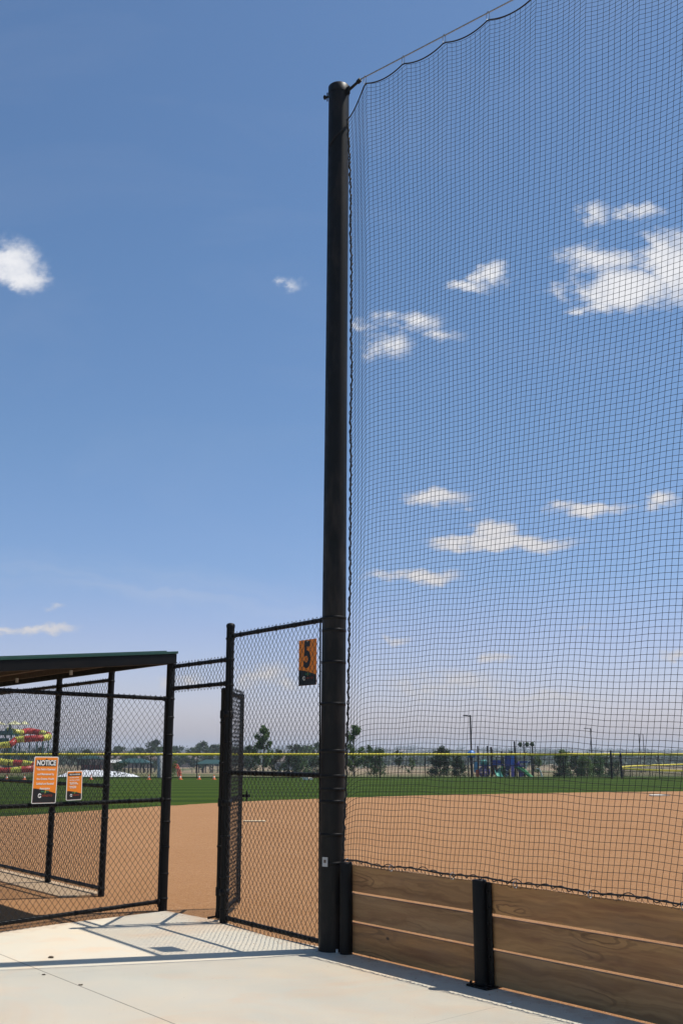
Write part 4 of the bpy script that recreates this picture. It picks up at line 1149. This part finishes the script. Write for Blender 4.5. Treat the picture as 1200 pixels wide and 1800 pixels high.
m = MB(); m.box((-.2, .8, .45), (.35, .2, .05)); m.build('seat', M['black'], t)

# loose grit and clods
rg_ = random.Random(11); m = MB()
def inslab(P):
    return (P-LX(0)).dot(LN) > .03 and (P-P_left).dot(Vector((-ED.y, ED.x, 0))) > .03
for i in range(5200):
    f = rg_.random()
    if f < .35: P = LX(rg_.uniform(-2.1, 3.0))+LN*(-abs(rg_.gauss(0, .35))); 
    elif f < .5: P = P_left+ED*rg_.uniform(0, 3.2)+Vector((-.6, .8, 0))*abs(rg_.gauss(0, .4))
    elif f < .58: P = LX(rg_.uniform(-2.0, 3.0))+LN*abs(rg_.gauss(0, .16))
    else: P = Vector((rg_.uniform(-5, 6), 9+17*rg_.random()**1.4, 0))
    if P.y < 4: continue
    on = (P-LX(0)).dot(LN) > 0 and P.x > -1.85
    r = rg_.uniform(.0025, .007)*(1+.05*P.y) * (.6 if on else 1)
    z = .0 if on else -.03
    q = [Vector((rg_.uniform(.6, 1.2)*r*a, rg_.uniform(.6, 1.2)*r*b, rg_.uniform(.4, .8)*r*c_)) for a, b, c_ in ((1, 0, 0), (0, 1, 0), (-1, 0, 0), (0, -1, 0), (0, 0, 1), (0, 0, -.3))]
    b_ = Vector((P.x, P.y, z)); m.add([b_+v for v in q], [(0, 1, 4), (1, 2, 4), (2, 3, 4), (3, 0, 4), (1, 0, 5), (2, 1, 5), (3, 2, 5), (0, 3, 5)])
M['clod'] = paint('dirt_clod', (.36, .20, .10), .95, .35, 40)
tag(m.build('dirt_clods', M['clod']), 'loose grit and small clods scattered over the infield dirt', 'grit', kind='stuff')

# debris on the concrete
for px, py, r, lab in ((91, 1684, .020, 'dark wood chip lying in the pole shadow at left'), (78, 1714, .012, 'small dead leaf on the concrete near the left edge'), (142, 1732, .012, 'small dead leaf lying on the concrete joint'), (895, 1764, .02, 'pale scrap of chipped concrete below the wall')):
    p = on_z(px, py); m = MB(); m.blob((0, 0, r*.3), r, 8, 5, .8, (1.3, .7, .35), seed=px); o = m.build('leaf_litter' if r < .015 else 'chip', M['debris'] if px < 800 else M['pale']); o.location = (p.x, p.y, .0); tag(o, lab, 'debris')

# ------------------------------------------------------------------ haze
m = MB(); m.box((0, 2200, 5), (11000, 5400, 70)); hz = NT('thin_summer_haze'); hz.n.remove(hz.n['Principled BSDF'])
pv = hz.new('ShaderNodeVolumePrincipled'); pv.inputs['Color'].default_value = (.86, .91, 1, 1); pv.inputs['Density'].default_value = .00035; pv.inputs['Anisotropy'].default_value = .2
hz.lk(pv.outputs[0], hz.n['Material Output'].inputs['Volume'])
tag(m.build('haze', hz.m), 'thin pale summer haze over the whole park', 'haze', kind='stuff')

# ------------------------------------------------------------------ light
SAZ = math.radians(76.5)     # clockwise from +Y
SEL = math.radians(64.0)
sd = Vector((math.sin(SAZ)*math.cos(SEL), math.cos(SAZ)*math.cos(SEL), math.sin(SEL)))
L = bpy.data.lights.new('sun', 'SUN'); L.energy = 5.0; L.angle = math.radians(.53); L.color = (1, .945, .86)
lo = bpy.data.objects.new('sun', L); C.objects.link(lo); lo.rotation_euler = sd.to_track_quat('Z', 'Y').to_euler(); lo.location = (10, 5, 20)

W = bpy.data.worlds.new('World'); bpy.context.scene.world = W; W.use_nodes = True
t = NT(W.node_tree, True); bg = t.n['Background']
sky = t.new('ShaderNodeTexSky'); sky.sky_type = 'NISHITA'; sky.sun_disc = False
sky.sun_elevation = SEL; sky.sun_rotation = SAZ; sky.altitude = 300; sky.air_density = 1.0; sky.dust_density = 1.2; sky.ozone_density = 1.0
dirn = t.new('ShaderNodeTexCoord').outputs['Generated']
sep = t.new('ShaderNodeSeparateXYZ'); t.lk(dirn, sep.inputs[0])
yy = t.math('MAXIMUM', sep.outputs[1], .05)
U = t.math('DIVIDE', sep.outputs[0], yy); V = t.math('DIVIDE', sep.outputs[2], yy)
uv = t.new('ShaderNodeCombineXYZ'); t.lk(U, uv.inputs[0]); t.lk(V, uv.inputs[1])
nz = t.new('ShaderNodeTexNoise'); nz.inputs['Scale'].default_value = 26; nz.inputs['Detail'].default_value = 7; nz.inputs['Roughness'].default_value = .6
nz2 = t.new('ShaderNodeTexNoise'); nz2.inputs['Scale'].default_value = 9; nz2.inputs['Detail'].default_value = 4
t.lk(t.vmath('MULTIPLY', uv.outputs[0], (1, 1.4, 1)), nz.inputs['Vector']); t.lk(uv.outputs[0], nz2.inputs['Vector'])
# warp
wv = t.vmath('SUBTRACT', nz2.outputs['Color'], (.5, .5, .5)); wv = t.vmath('MULTIPLY', wv, (.060, .022, 0))
wv1 = t.vmath('SUBTRACT', nz.outputs['Color'], (.5, .5, .5)); wv1 = t.vmath('MULTIPLY', wv1, (.065, .028, 0))
P2 = t.vmath('ADD', t.vmath('ADD', uv.outputs[0], wv), wv1)
def duv(px, py): d = ray(px, py); return d.x/d.y, d.z/d.y
blobs = [(12, 458, 56, 36, 1.15), (48, 486, 34, 24, .95), (515, 497, 22, 13, .55), (715, 566, 52, 22, 1.0), (682, 612, 38, 22, .95), (775, 590, 42, 14, .7), (648, 582, 22, 10, .45),
         (868, 480, 34, 22, .95), (825, 500, 44, 11, .95), (1048, 378, 44, 24, .85), (1130, 376, 44, 15, .8), (1100, 508, 112, 34, 1.4), (1190, 470, 62, 62, 1.35), (1070, 456, 72, 24, 1.05), (1035, 537, 46, 14, .95), (1000, 470, 30, 14, .4),
         (775, 872, 66, 14, 1.0), (815, 890, 24, 8, .5), (1035, 893, 66, 14, 1.2), (1150, 882, 44, 16, 1.1), (872, 930, 36, 22, 1.25), (880, 954, 125, 17, 1.5), (725, 1010, 66, 14, 1.25), (1050, 905, 40, 8, .4),
         (875, 1160, 26, 8, .6), (700, 1125, 40, 9, .6), (840, 1040, 20, 5, .3), (82, 1072, 28, 7, .65), (60, 1108, 74, 9, .95), (0, 1105, 40, 8, .7), (470, 1186, 44, 24, .95), (505, 1200, 30, 14, .7), (330, 1192, 44, 14, .7), (360, 1235, 40, 9, .3), (790, 1200, 120, 26, .75), (680, 1085, 30, 8, .3), (1200, 1152, 90, 9, .55), (960, 1225, 130, 18, .6), (1030, 1100, 60, 7, .3)]
tot = None
for px, py, a, b, w in blobs:
    u0, v0 = duv(px, py); u1, _ = duv(px+a, py); _, v1 = duv(px, py-b)
    dd = t.vmath('SUBTRACT', P2, (u0, v0, 0)); dd = t.vmath('MULTIPLY', dd, (1/(u1-u0)/1.45, 1/(v1-v0)/1.45, 0))
    ln = t.vmath('LENGTH', dd); f = t.math('MULTIPLY', t.math('SUBTRACT', 1.0, ln, clamp=True), w)
    tot = f if tot is None else t.math('MAXIMUM', tot, f)
nf = t.new('ShaderNodeTexNoise'); nf.inputs['Scale'].default_value = 60; nf.inputs['Detail'].default_value = 6; nf.inputs['Roughness'].default_value = .62
t.lk(uv.outputs[0], nf.inputs['Vector'])
den = t.math('ADD', tot, t.math('MULTIPLY', t.math('SUBTRACT', nz.outputs['Fac'], .5), 1.25))
den = t.math('ADD', den, t.math('MULTIPLY', t.math('SUBTRACT', nf.outputs['Fac'], .5), .8))
gate = t.maprange(tot, .0, .32)
mask = t.math('MULTIPLY', t.maprange(den, .08, .86, smooth=True), gate)
front = t.math('GREATER_THAN', sep.outputs[1], .06); mask = t.math('MULTIPLY', mask, front)
# cirrus veil
u0, v0 = duv(270, 1035); dc = t.vmath('SUBTRACT', P2, (u0, v0, 0))
rot = t.new('ShaderNodeVectorRotate'); rot.rotation_type = 'Z_AXIS'; rot.inputs['Angle'].default_value = .14; t.lk(dc, rot.inputs['Vector'])
ci = t.noise(t.scale(rot.outputs[0], (1.2, 16, 1)), 4.0, 5, .6)
ln = t.vmath('LENGTH', t.vmath('MULTIPLY', rot.outputs[0], (1/.30, 1/.03, 0)))
cim = t.math('MULTIPLY', t.maprange(ln, .0, 1.0, .22, 0, True), t.maprange(ci, .35, .7))
cim = t.math('MULTIPLY', cim, front)
veil = t.math('MULTIPLY', t.maprange(t.noise(t.scale(uv.outputs[0], (1.0, 3.2, 1)), 2.2, 6, .6, .6), .5, .8), .06)
veil = t.math('MULTIPLY', veil, front)
body = t.maprange(t.math('ADD', den, t.math('MULTIPLY', t.math('SUBTRACT', nf.outputs['Fac'], .5), .8)), .3, 1.1)
elev = t.maprange(V, 0.0, .45)
ccol = t.mix(elev, (6.6, 6.2, 6.0), (8.2, 8.2, 8.4)); ccol2 = t.mix(elev, (5.6, 5.4, 5.5), (6.0, 6.3, 7.0))
cc = t.mix(body, ccol2, ccol)
hs = t.new('ShaderNodeHueSaturation'); hs.inputs['Saturation'].default_value = 1.0; hs.inputs['Value'].default_value = 1.0
t.lk(sky.outputs[0], hs.inputs['Color'])
tint = t.ramp(t.maprange(V, 0.0, .5), [(.08, (1.13, 1.04, 1.34)), (.22, (.97, .95, 1.22)), (.34, (.80, .92, 1.16)), (.6, (.76, .94, 1.12)), (1.0, (.73, .95, 1.12))])
SKYOUT = t.mix(1.0, hs.outputs[0], tint, 'MULTIPLY')
col = t.mix(t.math('ADD', cim, veil), SKYOUT, (6.0, 6.1, 6.6))
col = t.mix(t.math('MULTIPLY', mask, .93), col, cc)
t.lk(col, bg.inputs['Color']); bg.inputs['Strength'].default_value = .11

# ------------------------------------------------------------------ camera and view
cam = bpy.data.cameras.new('camera'); co = bpy.data.objects.new('camera', cam); C.objects.link(co)
cam.sensor_fit = 'VERTICAL'; cam.sensor_height = 36.0; cam.lens = 36.0*F/1800; cam.clip_start = .05; cam.clip_end = 9000
co.location = (0, 0, H0); co.rotation_euler = (PI/2+TH, 0, 0)
sc = bpy.context.scene; sc.camera = co
sc.render.resolution_x = 682; sc.render.resolution_y = 1024
sc.view_settings.view_transform = 'Standard'; sc.view_settings.look = 'None'; sc.view_settings.exposure = 0.0; sc.view_settings.gamma = 1.0
sc.render.engine = 'CYCLES'; sc.cycles.max_bounces = 6; sc.cycles.diffuse_bounces = 4
